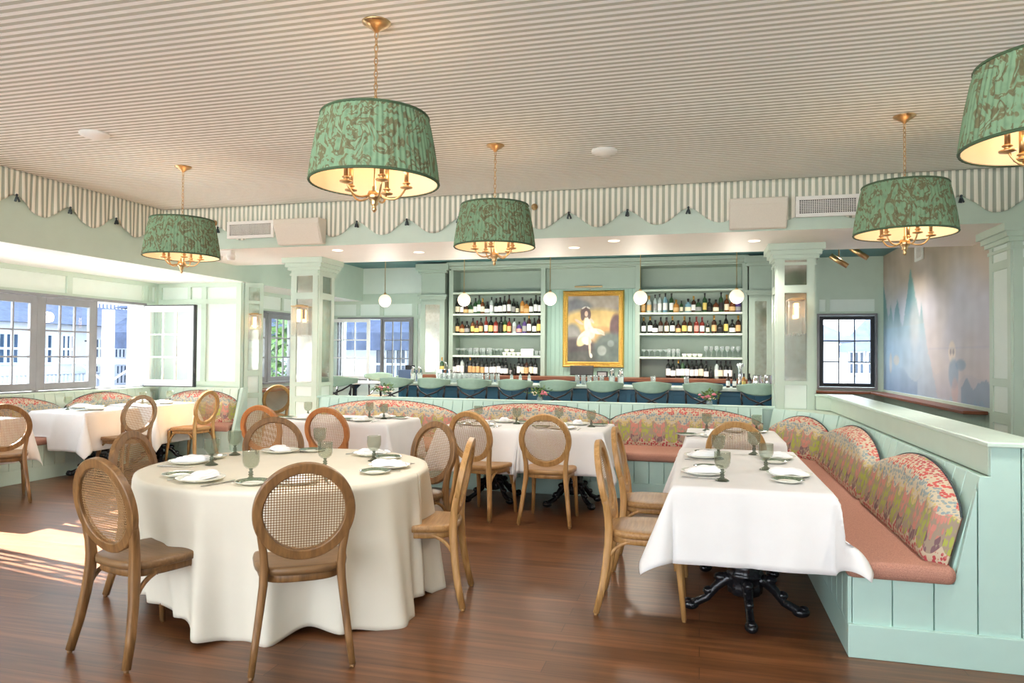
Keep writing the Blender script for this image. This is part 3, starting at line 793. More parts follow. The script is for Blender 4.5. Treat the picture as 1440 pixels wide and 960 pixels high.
def table_top(x0,x1,y0,y1,label, peds):
    t = thing('dining_table', label, 'table', ((x0+x1)/2,(y0+y1)/2,0), 0, 'square dining tables')
    w=(x1-x0)/2-0.01; d=(y1-y0)/2-0.01
    m = MB(); m.prism(rrect(-w,w,-d,d,0.03),0.715,0.752); m.build('tabletop', M['darkwood'], t, bevel=0.004)
    for q,(px,py,a) in enumerate(peds):
        px -= t.location.x; py -= t.location.y
        c = ped_proto(px,py,a,t)
    return t
_pp = {}
def ped_proto(px,py,a,parent):
    """cast iron base: column + four claw legs + bracket as parts of the table"""
    if not _pp:
        m = MB(); prof = [(0.055,0.10),(0.09,0.12),(0.095,0.16),(0.085,0.20),(0.10,0.215),(0.098,0.235),(0.088,0.245),(0.095,0.26),(0.09,0.29),(0.06,0.31),(0.052,0.33),(0.07,0.35),(0.082,0.37),(0.07,0.40),(0.045,0.43),(0.038,0.50),(0.034,0.62),(0.04,0.68),(0.06,0.715)]
        def fl(r,a,z): return r*(1+0.05*math.cos(8*a)*(1 if z<0.3 else 0))
        m.lathe(prof, 32, fn=fl); _pp['c'] = m.build('pedestal_column', M['castiron'], parent)
        col = _pp['c']; 
        m = MB(); foot_leg(m, 0.30, 0.185); _pp['l'] = m.build('claw_foot_leg', M['castiron'], col)
        lg = _pp['l']
    else:
        col = _pp['c'].copy(); COL.objects.link(col); col.parent = parent
        lg = _pp['l'].copy(); COL.objects.link(lg); lg.parent = col
    col.location = (px,py,0); col.rotation_euler = (0,0,a)
    for k in range(1,4):
        l2 = lg.copy(); COL.objects.link(l2); l2.parent = col; l2.rotation_euler = (0,0,k*PI/2)
    return col
# remove the stand-alone prototype: bases are parts of their tables
for c in list(ped.children): bpy.data.objects.remove(c)
bpy.data.objects.remove(ped)

table_top(-0.13,0.65,4.0,5.60,'long dining table by the right banquette on two black cast iron claw-foot bases',[(0.25,4.31,0.05),(0.26,5.27,0.75)])
draped('tablecloth',-0.135,0.655,3.95,5.62,0.762,0.40,'white linen cloth over the long table beside the right-hand banquette',M['cloth'],3,flare=0.32,pull=True,post=lambda x,y,z:(x if y<3.785 else min(x,0.683),y,z))
table_top(-0.10,0.66,6.24,7.18,'small square table in the banquette corner beyond the long table',[(0.28,6.85,0.6)])
draped('tablecloth',-0.105,0.665,6.22,7.20,0.762,0.38,'white linen cloth over the small table in the banquette corner',M['cloth'],5,flare=0.25,post=lambda x,y,z:(min(x,0.683),y,z))
table_top(-2.42,-1.66,6.52,7.34,'square table before the back banquette, the one nearer the round table',[(-2.02,7.0,0.85)])
draped('tablecloth',-2.425,-1.655,6.5,7.36,0.762,0.42,'white linen cloth with pointed hanging corner, at the back banquette, nearer the round table',M['cloth'],9,flare=0.3,post=lambda x,y,z:(min(x,-1.632),min(y,7.385),z))
table_top(-1.60,-0.86,6.50,7.32,'square table before the back banquette, the one nearer the long table',[(-1.2,6.98,0.78)])
draped('tablecloth',-1.605,-0.855,6.48,7.34,0.764,0.40,'white linen cloth at the back banquette, nearer the long table',M['cloth'],14,flare=0.25,post=lambda x,y,z:(max(x,-1.626),min(y,7.385),z))
table_top(-4.3,-3.0,6.56,7.36,'square table beside the free-standing mirrored column',[(-3.65,6.95,0.78)])
draped('tablecloth',-4.31,-2.985,6.55,7.37,0.762,0.42,'white linen cloth on the table beside the free-standing mirrored column',M['cloth'],21,flare=0.15,post=lambda x,y,z:(x,min(y,7.385),z))
table_top(-7.45,-6.74,6.66,7.42,'white-clothed table under the left windows, nearer the camera',[(-6.9,7.05,0.78)])
draped('tablecloth',-7.5,-6.73,6.65,7.43,0.762,0.45,'white linen cloth on the nearer table under the left windows',M['cloth'],27,flare=0.2,post=lambda x,y,z:(x,y,max(z,0.478) if (x<-7.17 or y>8.35) else z))
table_top(-7.45,-6.78,7.8,8.5,'white-clothed table in the corner under the open window',[(-6.92,8.05,0.78)])
draped('tablecloth',-7.5,-6.77,7.79,8.52,0.762,0.5,'bright white linen cloth on the corner table by the open window',M['cloth'],33,flare=0.2,post=lambda x,y,z:(x,y,max(z,0.478) if (x<-7.17 or y>8.35) else z))
table_top(-7.45,-6.84,4.9,5.92,'white-clothed table at the picture edge behind the cut-off chair',[(-6.93,5.1,0.78)])
draped('tablecloth',-7.5,-6.78,4.86,5.97,0.762,0.45,'white linen cloth glimpsed through the cut-off cane chair at the picture edge',M['cloth'],35,flare=0.2,post=lambda x,y,z:(x,y,max(z,0.478) if (x<-7.17 or y>8.35) else z))

# round table
RT = Vector((-2.44,3.93,0)); RR = 0.845
t = thing('round_table', 'large round dining table under a floor-length cream cloth', 'table', tuple(RT))
m = MB(); m.lathe([(RR-0.02,0.72),(RR-0.01,0.725),(RR-0.01,0.748),(RR-0.02,0.752)], 48); m.build('tabletop', M['darkwood'], t)
m = MB(); m.lathe([(0.30,0),(0.30,0.03),(0.06,0.08),(0.05,0.6),(0.12,0.72)], 24); m.build('pedestal', M['castiron'], t)
r_ = random.Random(5)
NA = 288
folds = []
a = 0
while a < 2*PI: folds.append((a, r_.uniform(0.5,1.2))); a += r_.uniform(0.22,0.42)
def fold(th, k):
    v = 0
    for (c,s_) in folds:
        dd = (th-c+PI)%(2*PI)-PI
        v += s_*math.exp(-(dd/0.075)**2)
    return (v-0.45)*0.095*k
HEM = [(-180,.86,.06),(-150,.81,.12),(-120,.78,.11),(-101,.77,.10),(-92,.83,.05),(-75,.81,.008),(-64,.84,.012),(-50,.78,.05),(-38,.86,.03),(-24,.97,.008),(-12,.97,.01),(-3,.86,.07),(6,.84,.08),(15,.93,.008),(26,.90,.01),(40,.84,.05),(90,.88,.04),(140,.84,.05),(180,.86,.06)]
def hem(d):
    d = (d+180)%360-180
    for (a0,r0,z0),(a1,r1,z1) in zip(HEM, HEM[1:]):
        if a0 <= d <= a1:
            t = (d-a0)/(a1-a0); t = t*t*(3-2*t); return r0+(r1-r0)*t, z0+(z1-z0)*t
    return .86,.06
def clothr(u, v):
    th = 2*PI*u; s_ = v*(RR+0.745)
    if s_ <= RR-0.01:
        r = s_; z = 0.762
    else:
        q = s_-(RR-0.01); er = 0.014
        if q < er*PI/2: a = q/er; r = RR-0.01+er*math.sin(a); z = 0.762-er*(1-math.cos(a))
        else:
            q2 = q-er*PI/2; k = q2/0.72
            rh, zh = hem(math.degrees(th))
            r = (RR+0.004)*(1-k**1.15) + rh*k**1.15 + fold(th, k**0.8)*0.95
            r = max(r, 0.3); z = 0.748-(0.748-zh)*k
    return (RT.x+r*math.cos(th), RT.y+r*math.sin(th), z)
m = MB(); m.grid(clothr, NA, 64, True)
cl = m.build('tablecloth', M['cream'], None, thick=0.0025); tag(cl,'floor-length cream cloth with soft folds over the large round table','tablecloth')

# ------------------------------------------------------------------ settings
def lathe_data(name, prof, n, mats, mi=None):
    m = MB(); m.lathe(prof, n)
    if mi:
        for k in range(len(m.f)):
            j = min(k//n, len(prof)-2); m.m[k] = mi[j]
    o = m.build(name, mats); return o
def mk_goblet():
    t = thing('water_goblet','', 'glass')
    def rib(r,a,z): return r*(1+0.022*math.cos(24*a))
    m = MB(); m.lathe([(0.006,0.062),(0.022,0.066),(0.036,0.08),(0.0425,0.10),(0.044,0.125),(0.043,0.155),(0.0435,0.16),(0.0405,0.16),(0.0395,0.125),(0.038,0.10),(0.032,0.083),(0.018,0.071),(0.003,0.068)], 48, fn=rib, cap=False)
    m.build('bowl', M['smoke'], t)
    m = MB(); m.lathe([(0.038,0),(0.0385,0.003),(0.026,0.010),(0.013,0.018),(0.009,0.026),(0.015,0.032),(0.009,0.039),(0.014,0.045),(0.007,0.052),(0.010,0.06),(0.012,0.064)], 20); m.build('stem', M['smokedark'], t)
    return t
def mk_plate():
    m = MB(); prof = [(0.001,0.004),(0.045,0.004),(0.05,0.001),(0.055,0.001),(0.088,0.015),(0.0895,0.018),(0.087,0.0185),(0.072,0.0125),(0.056,0.007),(0.001,0.0065)]
    m.lathe(prof, 36, cap=False)
    for k in range(len(m.f)): m.m[k] = 1 if (k//36) in (5,6,7) else 0
    return m.build('bread_plate', [M['porcelain'], M['greenrim']])
def mk_dinner():
    m = MB(); m.lathe([(0.001,0.004),(0.07,0.004),(0.075,0.001),(0.08,0.001),(0.125,0.018),(0.1265,0.021),(0.124,0.0215),(0.10,0.014),(0.08,0.008),(0.001,0.0075)], 40, cap=False)
    return m.build('dinner_plate', M['porcelain'])
def mk_napkin():
    m = MB(); L, Wd = 0.21, 0.105
    def lay(z0, s, dx):
        def f(u,v):
            x = (u-0.5)*L*s+dx; y = (v-0.5)*Wd*s*(1-0.15*u)
            e = min(u,1-u,v,1-v); z = z0 + 0.013*(1-math.exp(-e*14)) + 0.004*math.sin(u*9+dx*50)*math.sin(v*5)
            return (x,y,z)
        m.grid(f, 16, 10, True)
    lay(0.012,1.0,0); lay(0.022,0.9,0.012); lay(0.031,0.72,0.03)
    return m.build('napkin', M['napkin'], thick=0.006)
def mk_knife():
    t = thing('table_knife','', 'knife')
    m = MB(); m.prism([(-0.11,-0.006),(-0.02,-0.008),(-0.02,0.006),(-0.11,0.006)],0.001,0.006); m.build('handle', M['steel'], t, bevel=0.002)
    m = MB(); m.prism([(-0.02,-0.008),(0.08,-0.010),(0.105,-0.004),(0.11,0.006),(-0.02,0.006)],0.002,0.004); m.build('blade', M['steel'], t)
    return t
def mk_fork():
    m = MB(); m.prism([(-0.1,-0.006),(0.02,-0.003),(0.03,-0.010),(0.045,-0.012),(0.095,-0.011),(0.095,-0.008),(0.05,-0.006),(0.05,-0.0015),(0.095,-0.0015),(0.095,0.0015),(0.05,0.0015),(0.05,0.006),(0.095,0.008),(0.095,0.011),(0.045,0.012),(0.03,0.010),(0.02,0.003),(-0.1,0.006)],0.002,0.005)
    return m.build('table_fork', M['steel'])
items = {'water_goblet':(mk_goblet(),'glass','grey-green ribbed goblets'), 'bread_plate':(mk_plate(),'plate','green-rimmed bread plates'),
         'dinner_plate':(mk_dinner(),'plate','white dinner plates'), 'napkin':(mk_napkin(),'napkin','folded white napkins'),
         'table_knife':(mk_knife(),'knife','table knives'), 'table_fork':(mk_fork(),'fork','table forks')}
iu = {}
def item(kind, x, y, z, rz, label):
    o, cat, g = items[kind]
    if not iu.get(kind):
        iu[kind] = True; o.location = (x,y,z); o.rotation_euler = (0,0,rz); return tag(o, label, cat, g)
    c = dup(o, (x,y,z), rz, label, g); return c
ZT = 0.7655
def setting(x, y, fx, fy, where, gob=None, plate=True, fork=False):
    """place at (x,y) = plate centre, diner looks along (fx,fy)"""
    f = Vector((fx,fy)).normalized(); r = Vector((f.y,-f.x)); a = math.atan2(f.y,f.x)
    if plate: item('dinner_plate', x, y, ZT, 0, 'white dinner plate under napkin '+where)
    item('napkin', x, y, ZT+(0.002 if plate else -0.010), a+0.2, 'folded white napkin '+where)
    p = Vector((x,y)) - r*0.215 + f*0.03
    item('bread_plate', p.x, p.y, ZT, 0, 'small green-rimmed bread plate '+where)
    p = Vector((x,y)) + r*0.155 - f*0.01
    item('table_knife', p.x, p.y, ZT, a, 'steel knife '+where)
    if fork:
        p = Vector((x,y)) - r*0.105*1.3; item('table_fork', p.x, p.y, ZT, a, 'steel fork '+where)
    if gob: g = Vector(gob)
    else: g = Vector((x,y)) + f*0.2 + r*0.1
    item('water_goblet', g.x, g.y, ZT, 0, 'grey-green stemmed goblet '+where)
# round table: six places
rt = [((-2.72,2.79),(-2.89,3.80),'at the round table before the nearest window-side chair'),
      ((-1.745,2.95),(-2.34,3.40),'at the round table before the chair seen from behind'),
      ((-3.44,3.76),(-3.03,4.22),'at the round table before the half-hidden window-side chair'),
      ((-3.21,4.95),(-2.60,4.58),'at the round table before the far arched-top chair'),
      ((-1.90,5.02),(-2.03,4.26),'at the round table before the chair facing the camera'),
      ((-1.35,4.12),(-2.16,3.87),'at the round table before the golden edge-on chair')]
for (cp, g, wh) in rt:
    d = Vector((RT.x-cp[0], RT.y-cp[1])).normalized(); p = Vector((RT.x,RT.y)) - d*0.63
    setting(p.x, p.y, d.x, d.y, wh, g, fork=True)
setting(0.02,4.38, 1,0,'at the long table, nearer place on the chair side', (0.12,4.17))
setting(0.02,5.10, 1,0,'at the long table, farther place on the chair side', (0.12,5.05))
setting(0.50,4.45, -1,0,'at the long table, nearer place on the banquette side', (0.39,4.66))
setting(0.50,5.20, -1,0,'at the long table, farther place on the banquette side', (0.37,5.36))
setting(0.10,6.45, 0,1,'on the banquette corner table, chair side', (0.06,6.98))
setting(0.30,6.98, 0,-1,'on the banquette corner table, seat side', (0.50,6.95))
setting(-2.04,6.70, .1,1,'on the back table nearer the round table, chair side', (-2.22,7.12))
setting(-1.95,7.14, 0,-1,'on the back table nearer the round table, seat side', (-1.78,7.0))
setting(-1.25,6.68, 0,1,'on the back table nearer the long table, chair side', (-1.38,7.16))
setting(-1.18,7.12, 0,-1,'on the back table nearer the long table, seat side', (-1.02,6.94))
setting(-4.02,6.75, 0,1,'on the column-side table, chair nearer the windows', (-4.12,7.0))
setting(-3.35,6.75, 0,1,'on the column-side table, chair nearer the bar', (-3.48,7.18))
setting(-3.3,7.17, 0,-1,'on the column-side table, banquette side', (-3.25,7.05))
setting(-6.93,7.0, -1,0,'on the nearer left-window table, chair side', (-7.15,6.82))
setting(-7.3,7.15, 1,0,'on the nearer left-window table, banquette side', (-7.2,7.3))
setting(-6.93,8.15, -1,0,'on the corner table by the open window, chair side', (-7.06,8.38))
setting(-7.3,8.2, 1,0,'on the corner table by the open window, banquette side', (-7.12,7.95))
# ------------------------------------------------------------------ chandeliers
def mk_chandelier():
    t = thing('chandelier','', 'chandelier')   # origin at ceiling
    m = MB(); m.lathe([(0.004,-0.055),(0.014,-0.05),(0.02,-0.04),(0.05,-0.022),(0.074,-0.006),(0.076,0.0),(0.01,0.0)][::-1], 28, cap=False); m.build('ceiling_canopy', M['brass'], t)
    zt, zb = -0.50, -0.85
    m = MB(); z = -0.05; k = 0
    while z > zt-0.02:
        pts = []
        for i in range(12):
            a = 2*PI*i/12; x = 0.009*math.cos(a); zz = 0.021*math.sin(a)
            pts.append((x,0,z-0.018+zz) if k%2==0 else (0,x,z-0.018+zz))
        m.tube(pts, 0.0028, 5, closed=True); z -= 0.034; k += 1
    m.build('chain', M['brass'], t)
    def pl(r,a,z): return r*(1+0.010*math.sin(72*a))
    m = MB(); m.lathe([(0.332,zb),(0.334,zb+0.02),(0.324,zb+0.10),(0.308,zb+0.2),(0.288,zb+0.30),(0.279,zt-0.02),(0.277,zt)], 288, fn=pl, cap=False); sh = m.build('lamp_shade', M['shade'], t)
    m = MB(); m.lathe([(0.326,zb+0.002),(0.318,zb+0.10),(0.302,zb+0.2),(0.282,zb+0.30),(0.271,zt)], 48, cap=False); m.build('lining', M['lining'], sh)
    m = MB()
    for (r,z) in ((0.333,zb+0.004),(0.277,zt-0.004)):
        m.tube([(r*math.cos(2*PI*k/48), r*math.sin(2*PI*k/48), z) for k in range(48)], 0.0075, 6, closed=True)
    m.build('trim', M['tassel_green'], sh)
    m = MB()
    for k in range(3):
        a = 2*PI*k/3; m.tube([(0,0,zt-0.02),(0.274*math.cos(a),0.274*math.sin(a),zt-0.006)], 0.003, 6)
    m.build('spider', M['brass'], sh)
    m = MB(); m.lathe([(0.005,zt-0.02),(0.005,-0.86),(0.012,-0.865),(0.012,-0.885),(0.03,-0.89),(0.038,-0.91),(0.034,-0.93),(0.018,-0.945),(0.022,-0.955),(0.012,-0.965),(0.011,-0.975),(0.014,-0.985),(0.004,-1.0)], 20); m.build('stem', M['brass'], t)
    for k in range(5):
        a = 2*PI*k/5+0.35; c, s = math.cos(a), math.sin(a)
        P = []
        for i in range(10):
            u = i/9; r = 0.03+0.135*u; zz = -0.915-0.015*math.sin(PI*u)+0.055*u**5
            P.append((r*c,r*s,zz))
        m = MB(); m.tube(P, 0.0055, 8)
        m.lathe([(0.006,-0.875),(0.032,-0.868),(0.033,-0.862),(0.013,-0.860),(0.013,-0.848),(0.02,-0.845),(0.0205,-0.84),(0.0115,-0.836)], 16, c=(0.165*c,0.165*s,0))
        ar = m.build('candle_arm', M['brass'], t)
        m = MB(); m.lathe([(0.0115,-0.838),(0.0115,-0.72),(0.007,-0.718)], 14, c=(0.165*c,0.165*s,0)); m.build('candle_sleeve', M['brass'], ar)
        m = MB(); m.lathe([(0.006,-0.718),(0.013,-0.70),(0.016,-0.685),(0.010,-0.66),(0.003,-0.64)], 12, c=(0.165*c,0.165*s,0)); m.build('bulb', M['bulb'], ar)
    return t
M['tassel_green'] = flat('dark_green_braid', S(62,84,58), 0.8)
def lining_mat():
    m, nt, b = newmat('shade_lining_cloth')
    b.inputs['Base Color'].default_value = S(248,226,198); b.inputs['Roughness'].default_value = 0.9
    return m
M['lining'] = lining_mat()
ch = mk_chandelier()
CH = [(-1.65,3.43,'large green damask pleated shade chandelier hanging nearest the camera over the round table'),
      (-1.65,5.69,'green damask pleated shade chandelier hanging in the middle before the bar painting'),
      (-4.69,5.69,'green damask pleated shade chandelier in the far window-side corner of the striped ceiling'),
      (1.41,5.66,'green damask pleated shade chandelier in front of the right-hand mirrored column'),
      (1.41,3.43,'pale green damask shade chandelier cut off at the picture edge over the right banquette')]
for k,(x,y,l) in enumerate(CH):
    o = ch if k == 0 else dup(ch)
    o.location = (x,y,ZC); o['label'] = l; o['group'] = 'green shade chandeliers'; o.rotation_euler = (0,0,k*0.7)
    L = bpy.data.lights.new('chandelier_light','SPOT'); L.energy = 36; L.spot_size = 2.9; L.spot_blend = 1.0; L.color = (1,0.94,0.86); L.shadow_soft_size = 0.10
    lo = bpy.data.objects.new('chandelier_light', L); COL.objects.link(lo); lo.location = (x,y,ZC-1.03)
    L = bpy.data.lights.new('bulb_light','POINT'); L.energy = 0.9; L.color = (1,0.78,0.55); L.shadow_soft_size = 0.05
    lo = bpy.data.objects.new('bulb_light', L); COL.objects.link(lo); lo.location = (x+0.07,y+0.05,ZC-0.76)

# ------------------------------------------------------------------ valance
def valance(name, label, p_of, L, s0, per=0.605, zhi=2.945, zlo=2.785, nrm=(0,-1)):
    """p_of(s) -> xy along wall; s0 = position of a notch"""
    n = int(L/0.0125); nv = 10
    def f(u, v):
        s = u*L; ph = ((s-s0)/per) % 1.0
        low = (0.5-0.5*math.cos(2*PI*ph))**0.8
        zb_ = zhi-(zhi-zlo)*low
        z = ZC-0.003-(ZC-0.003-zb_)*v
        x,y = p_of(s); o = 0.02+0.012*v*math.sin(2*PI*s/0.19)+0.004*math.sin(2*PI*s/0.06)
        return (x+nrm[0]*o, y+nrm[1]*o, z)
    m = MB(); m.grid(f, n, nv, True, uvs=lambda u,v:(u*L, v*0.3))
    o = m.build(name, M['valstripe'], None, thick=0.004)
    tag(o, label, 'valance')
    return o
valance('valance','striped scalloped fabric valance along the beam in front of the bar', lambda s:(XS+0.02+s, YV), 9.35, -0.12-(XS+0.02))
valance('valance','striped scalloped fabric valance along the ceiling edge above the left windows', lambda s:(XS, -1.0+s), 8.38, 5.41+1.0, nrm=(1,0))
def mk_tassel():
    m = MB(); m.ball((0,0,-0.012), 0.012, 10); 
    for k in range(3):
        a = k*2.1; m.tube([(0,0,-0.02),(0.01*math.cos(a),0.01*math.sin(a),-0.04),(0.022*math.cos(a),0.014*math.sin(a),-0.075)], 0.008, 6, scales=[0.8,1,1.3])
    return m.build('tassel', M['tassel'])
ts = mk_tassel()
tlist = []
for k in range(-9,5): tlist.append((-0.12+0.605*k, YV-0.045, 'fabric tassel in a scallop notch of the bar valance, %s'))
xs_ = [q for q in tlist if q[0] > XS+0.15 and not (-5.45 < q[0] < -4.1 or 0.2 < q[0] < 1.5)]
for k,(x,y,l) in enumerate(xs_):
    if k in (2,3,11,12): pass
    o = ts if k == 0 else ts.copy()
    if k: COL.objects.link(o)
    o.location = (x,y,2.955); o.rotation_euler = (0,0,k*1.3)
    tag(o, 'dark tassel hanging from a notch of the bar-side valance, '+ORD[k], 'tassel', 'tassels on the bar valance')
for k,y in enumerate([4.805,5.41,6.015,6.62,7.2]):
    o = ts.copy(); COL.objects.link(o); o.location = (XS+0.045,y,2.955); o.rotation_euler=(0,0,k)
    tag(o, 'dark tassel hanging from a notch of the window-side valance, number %s counted toward the corner' % ['one','two','three','four','five'][k], 'tassel', 'tassels on the window-side valance')

# ceiling and beam fittings
def vent(x0,x1,z0,z1,label,nx,nz):
    t = thing('air_vent', label, 'vent', ((x0+x1)/2, YV-0.04, z0)); w=(x1-x0)/2; h=z1-z0
    m = MB(); 
    for b_ in ((-w,w,-0.03,0,0,0.035),(-w,w,-0.03,0,h-0.035,h),(-w,-w+0.035,-0.03,0,0.035,h-0.035),(w-0.035,w,-0.03,0,0.035,h-0.035)): m.box(*b_)
    m.build('frame', M['white'], t, bevel=0.003)
    m = MB(); m.box(-w+0.03,w-0.03,-0.006,0.038,0.03,h-0.03); m.build('shade_backing', M['ventdark'], t)  # dark box stands in for the shade inside the vent
    m = MB()
    for k in range(1,nx): x = -w+0.035+(2*w-0.07)*k/nx; m.box(x-0.0022,x+0.0022,-0.024,-0.006,0.03,h-0.03)
    for k in range(1,nz): z = 0.035+(h-0.07)*k/nz; m.box(-w+0.03,w-0.03,-0.022,-0.007,z-0.0022,z+0.0022)
    m.build('grille', M['white'], t)
    return t
vent(0.88,1.45,2.80,3.0,'wide white egg-crate air vent on the beam, right of a beige speaker',26,8)
vent(-5.42,-4.80,2.80,3.0,'white egg-crate air vent on the beam near the window-side corner',26,8)
def speaker(x0,x1,label,k):
    t = thing('wall_speaker', label, 'speaker', ((x0+x1)/2,YV-0.001,2.70), 0, 'beige wall speakers'); w=(x1-x0)/2
    m = MB(); poly = [(-w+0.05,-0.0),(-w,-0.06),(-w,-0.2),(w,-0.2),(w,-0.06),(w-0.05,0)]
    # cross-section in YZ extruded along X: front leans in towards the bottom
    prof = [(-0.03,0.0),(-0.10,0.0),(-0.20,0.22),(-0.20,0.28),(-0.02,0.29),(-0.03,0.0)][:-1]
    n=len(prof); vs=[(-w,y,z) for y,z in prof]+[(w,y,z) for y,z in prof]
    m.add(vs,[tuple(range(n)),tuple(range(2*n-1,n-1,-1))]+[(i,n+i,n+(i+1)%n,(i+1)%n) for i in range(n)]); m.build('cabinet', M['speaker'], t, bevel=0.012, seg=3)
    m = MB(); m.add([(-w+0.02,-0.108,0.012),(w-0.02,-0.108,0.012),(w-0.02,-0.199,0.212),(-w+0.02,-0.199,0.212),(-w+0.02,-0.112,0.010),(w-0.02,-0.112,0.010),(w-0.02,-0.205,0.213),(-w+0.02,-0.205,0.213)],
        [(0,3,2,1),(4,5,6,7),(0,1,5,4),(1,2,6,5),(2,3,7,6),(3,0,4,7)]); m.build('grille_cloth', M['speaker'], t)
speaker(0.27,0.80,'beige angled speaker on the beam beside the wide air vent',0)
speaker(-4.72,-4.14,'beige angled speaker on the beam above the free-standing mirrored column',1)
def smoke(x,y,z,label):
    m = MB(); m.lathe([(0.03,-0.05),(0.045,-0.045),(0.07,-0.038),(0.105,-0.022),(0.11,-0.012),(0.108,0.0)], 28)
    o = m.build('smoke_detector', M['white'], loc=(x,y,z)); tag(o,label,'smoke detector')
smoke(-0.79,6.03,ZC,'round white detector on the striped ceiling between the two right-hand chandeliers')
smoke(-4.67,4.65,ZC,'round white detector on the striped ceiling near the windows')
# emergency light on the window-side fascia
t = thing('wall_mounted_emergency_light','white twin-head emergency light below the corner of the beam','emergency light',(-5.55,7.5,2.62))
m = MB(); m.box(-0.10,0.10,-0.04,0.04,0.0,0.07); m.build('housing', M['white'], t, bevel=0.01)
for s in (-1,1):
    m = MB(); m.lathe([(0.02,-0.03),(0.045,-0.02),(0.055,0.02),(0.05,0.04)], 16, c=(s*0.09,-0.03,-0.03)); m.build('lamp_head', M['white'], t)
def sprinkler(x,z,label):
    t = thing('wall_mounted_sprinkler', label, 'sprinkler', (x,YV-0.03,z)); m = MB().at(rx=PI/2); m.lathe([(0.035,0),(0.035,0.008),(0.012,0.012),(0.008,0.05),(0.02,0.055),(0.02,0.058)],16); m.build('head',M['brass'],t)
sprinkler(-1.70,3.02,'small brass sprinkler head poking through the valance above the middle chandelier')
sprinkler(-5.62,3.0,'small brass sprinkler head on the valance near the window-side corner')
# recessed downlights
DL = [(-6.9,4.6,ZL),(-7.1,6.2,ZL),(-6.9,7.6,ZL),(-6.75,8.75,ZL),(-3.3,8.1,ZS),(-1.4,8.1,ZS),(-0.9,7.7,ZS),(0.55,8.0,ZS),(-4.2,7.75,ZS)]
for k,(x,y,z) in enumerate(DL):
    m = MB(); m.lathe([(0.06,-0.004),(0.062,0.0),(0.045,0.0),(0.045,-0.003)], 24, cap=False)
    m.lathe([(0.045,-0.0015),(0.001,-0.0015)], 24, cap=False)
    o = m.build('recessed_downlight', M['canglow'], loc=(x,y,z-0.0005))
    w_ = ['window-side soffit, first from the camera','window-side soffit, second from the camera','window-side soffit, third from the camera','window-side soffit, at the far corner','bar beam, between the mirrored column and the middle chandelier','bar beam, behind the middle chandelier','bar beam, front edge near the painting','bar beam, near the mirrored column with the sconce','bar beam, close to the emergency light'][k]
    tag(o,'small round recessed downlight in the '+w_,'downlight','recessed downlights')
def cyl_spot(x,y,z,label):
    t = thing('spotlight', label, 'spotlight', (x,y,z)); m = MB().at(rx=0.0, ry=-0.95); m.lathe([(0.036,-0.13),(0.038,0.13)],18); m.build('lamp_barrel', M['brass'], t)
    hz_=ZB-z; m = MB(); m.lathe([(0.008,0),(0.008,hz_-0.015),(0.03,hz_-0.01),(0.03,hz_)],12); m.build('mount', M['brass'], t)
cyl_spot(1.81,10.5,2.77,'brass cylinder spotlight left of its twin, above the mural-side window')
cyl_spot(2.06,10.5,2.87,'brass cylinder spotlight right of its twin, closer to the mural')

# ------------------------------------------------------------------ sconces
def sconce(loc, rz, label):
    t = thing('wall_sconce', label, 'wall lamp', loc, rz)
    m = MB(); m.box(-0.03,0.03,-0.02,0,0.18,0.30); m.box(-0.085,0.085,-0.11,-0.01,0.335,0.345); m.box(-0.05,0.05,-0.05,-0.0,0.345,0.36); m.build('bracket', M['brass'], t, bevel=0.002)
    m = MB()
    for k in range(13):
        x = -0.08+0.16*k/12; dy = -0.10+0.0*x
        m.lathe([(0.0062,-0.02-0.03*(k%2)),(0.0062,0.335)], 8, c=(x,dy,0))
    for k in range(4):
        for s in (-1,1): m.lathe([(0.0062,-0.03),(0.0062,0.335)], 8, c=(s*0.08,-0.085+0.02*k,0))
    m.build('glass_rods', M['rodglass'], t)
    m = MB(); m.lathe([(0.022,0.14),(0.022,0.30)], 14, c=(0,-0.055,0)); m.build('lit_tube', M['sconceglow'], t)
    L = bpy.data.lights.new('sconce_light','POINT'); L.energy = 3; L.color = (1,0.7,0.42); L.shadow_soft_size = 0.05
    return t
sconce((-5.0,8.288,1.72),0,'lit glass-rod sconce on the free-standing mirrored column')
sconce((1.0,8.308,1.74),0,'lit glass-rod sconce on the mirrored column by the banquette corner')
d45 = Vector((math.sin(PI/4),-math.cos(PI/4)))
sconce((-6.42+d45.x*0.12,9.31+d45.y*0.12,1.68),PI/4,'lit glass-rod sconce at the end of the window-side wall')

# ------------------------------------------------------------------ back bar
BY = 12.25
X0, X1, X2, X3 = -4.36, -2.66, -1.03, 0.70
bb_ = thing('back_bar','sage green built-in back bar with open bottle shelves either side of a painting','shelving',(0,0,0))
m = MB()
for x in (X0,X1,X2,X3): m.box(x-0.04,x+0.04,BY,YB-0.02,1.1,2.98)
m.box(X0,X3,BY,YB-0.02,2.98,3.02); m.build('upright', M['sage'], bb_, bevel=0.003)
m = MB(); m.box(X0+.04,X1-.04,YB-0.14,YB-0.1,1.1,2.98); m.build('back_panel', M['sage'], bb_)
m = MB(); m.box(X2+.04,X3-.04,YB-0.14,YB-0.1,1.1,2.98); m.build('back_panel', M['sage'], bb_)
m = MB(); m.box(X1+0.04,X2-0.04,BY+0.18,BY+0.22,1.0,2.98); m.build('beadboard_panel', M['bead'], bb_)
m = MB()
for (xa,xb) in ((X0,X1),(X2,X3)):
    vs=[(xa+0.04,BY+0.02,2.60),(xb-0.04,BY+0.02,2.60),(xb-0.04,BY+0.30,2.97),(xa+0.04,BY+0.30,2.97),(xa+0.04,BY+0.05,2.60),(xb-0.04,BY+0.05,2.60),(xb-0.04,BY+0.33,2.97),(xa+0.04,BY+0.33,2.97)]
m.box(X1+0.04,X2-0.04,BY+0.10,BY+0.2,2.62,2.98); m.build('header_panel', M['sage'], bb_)
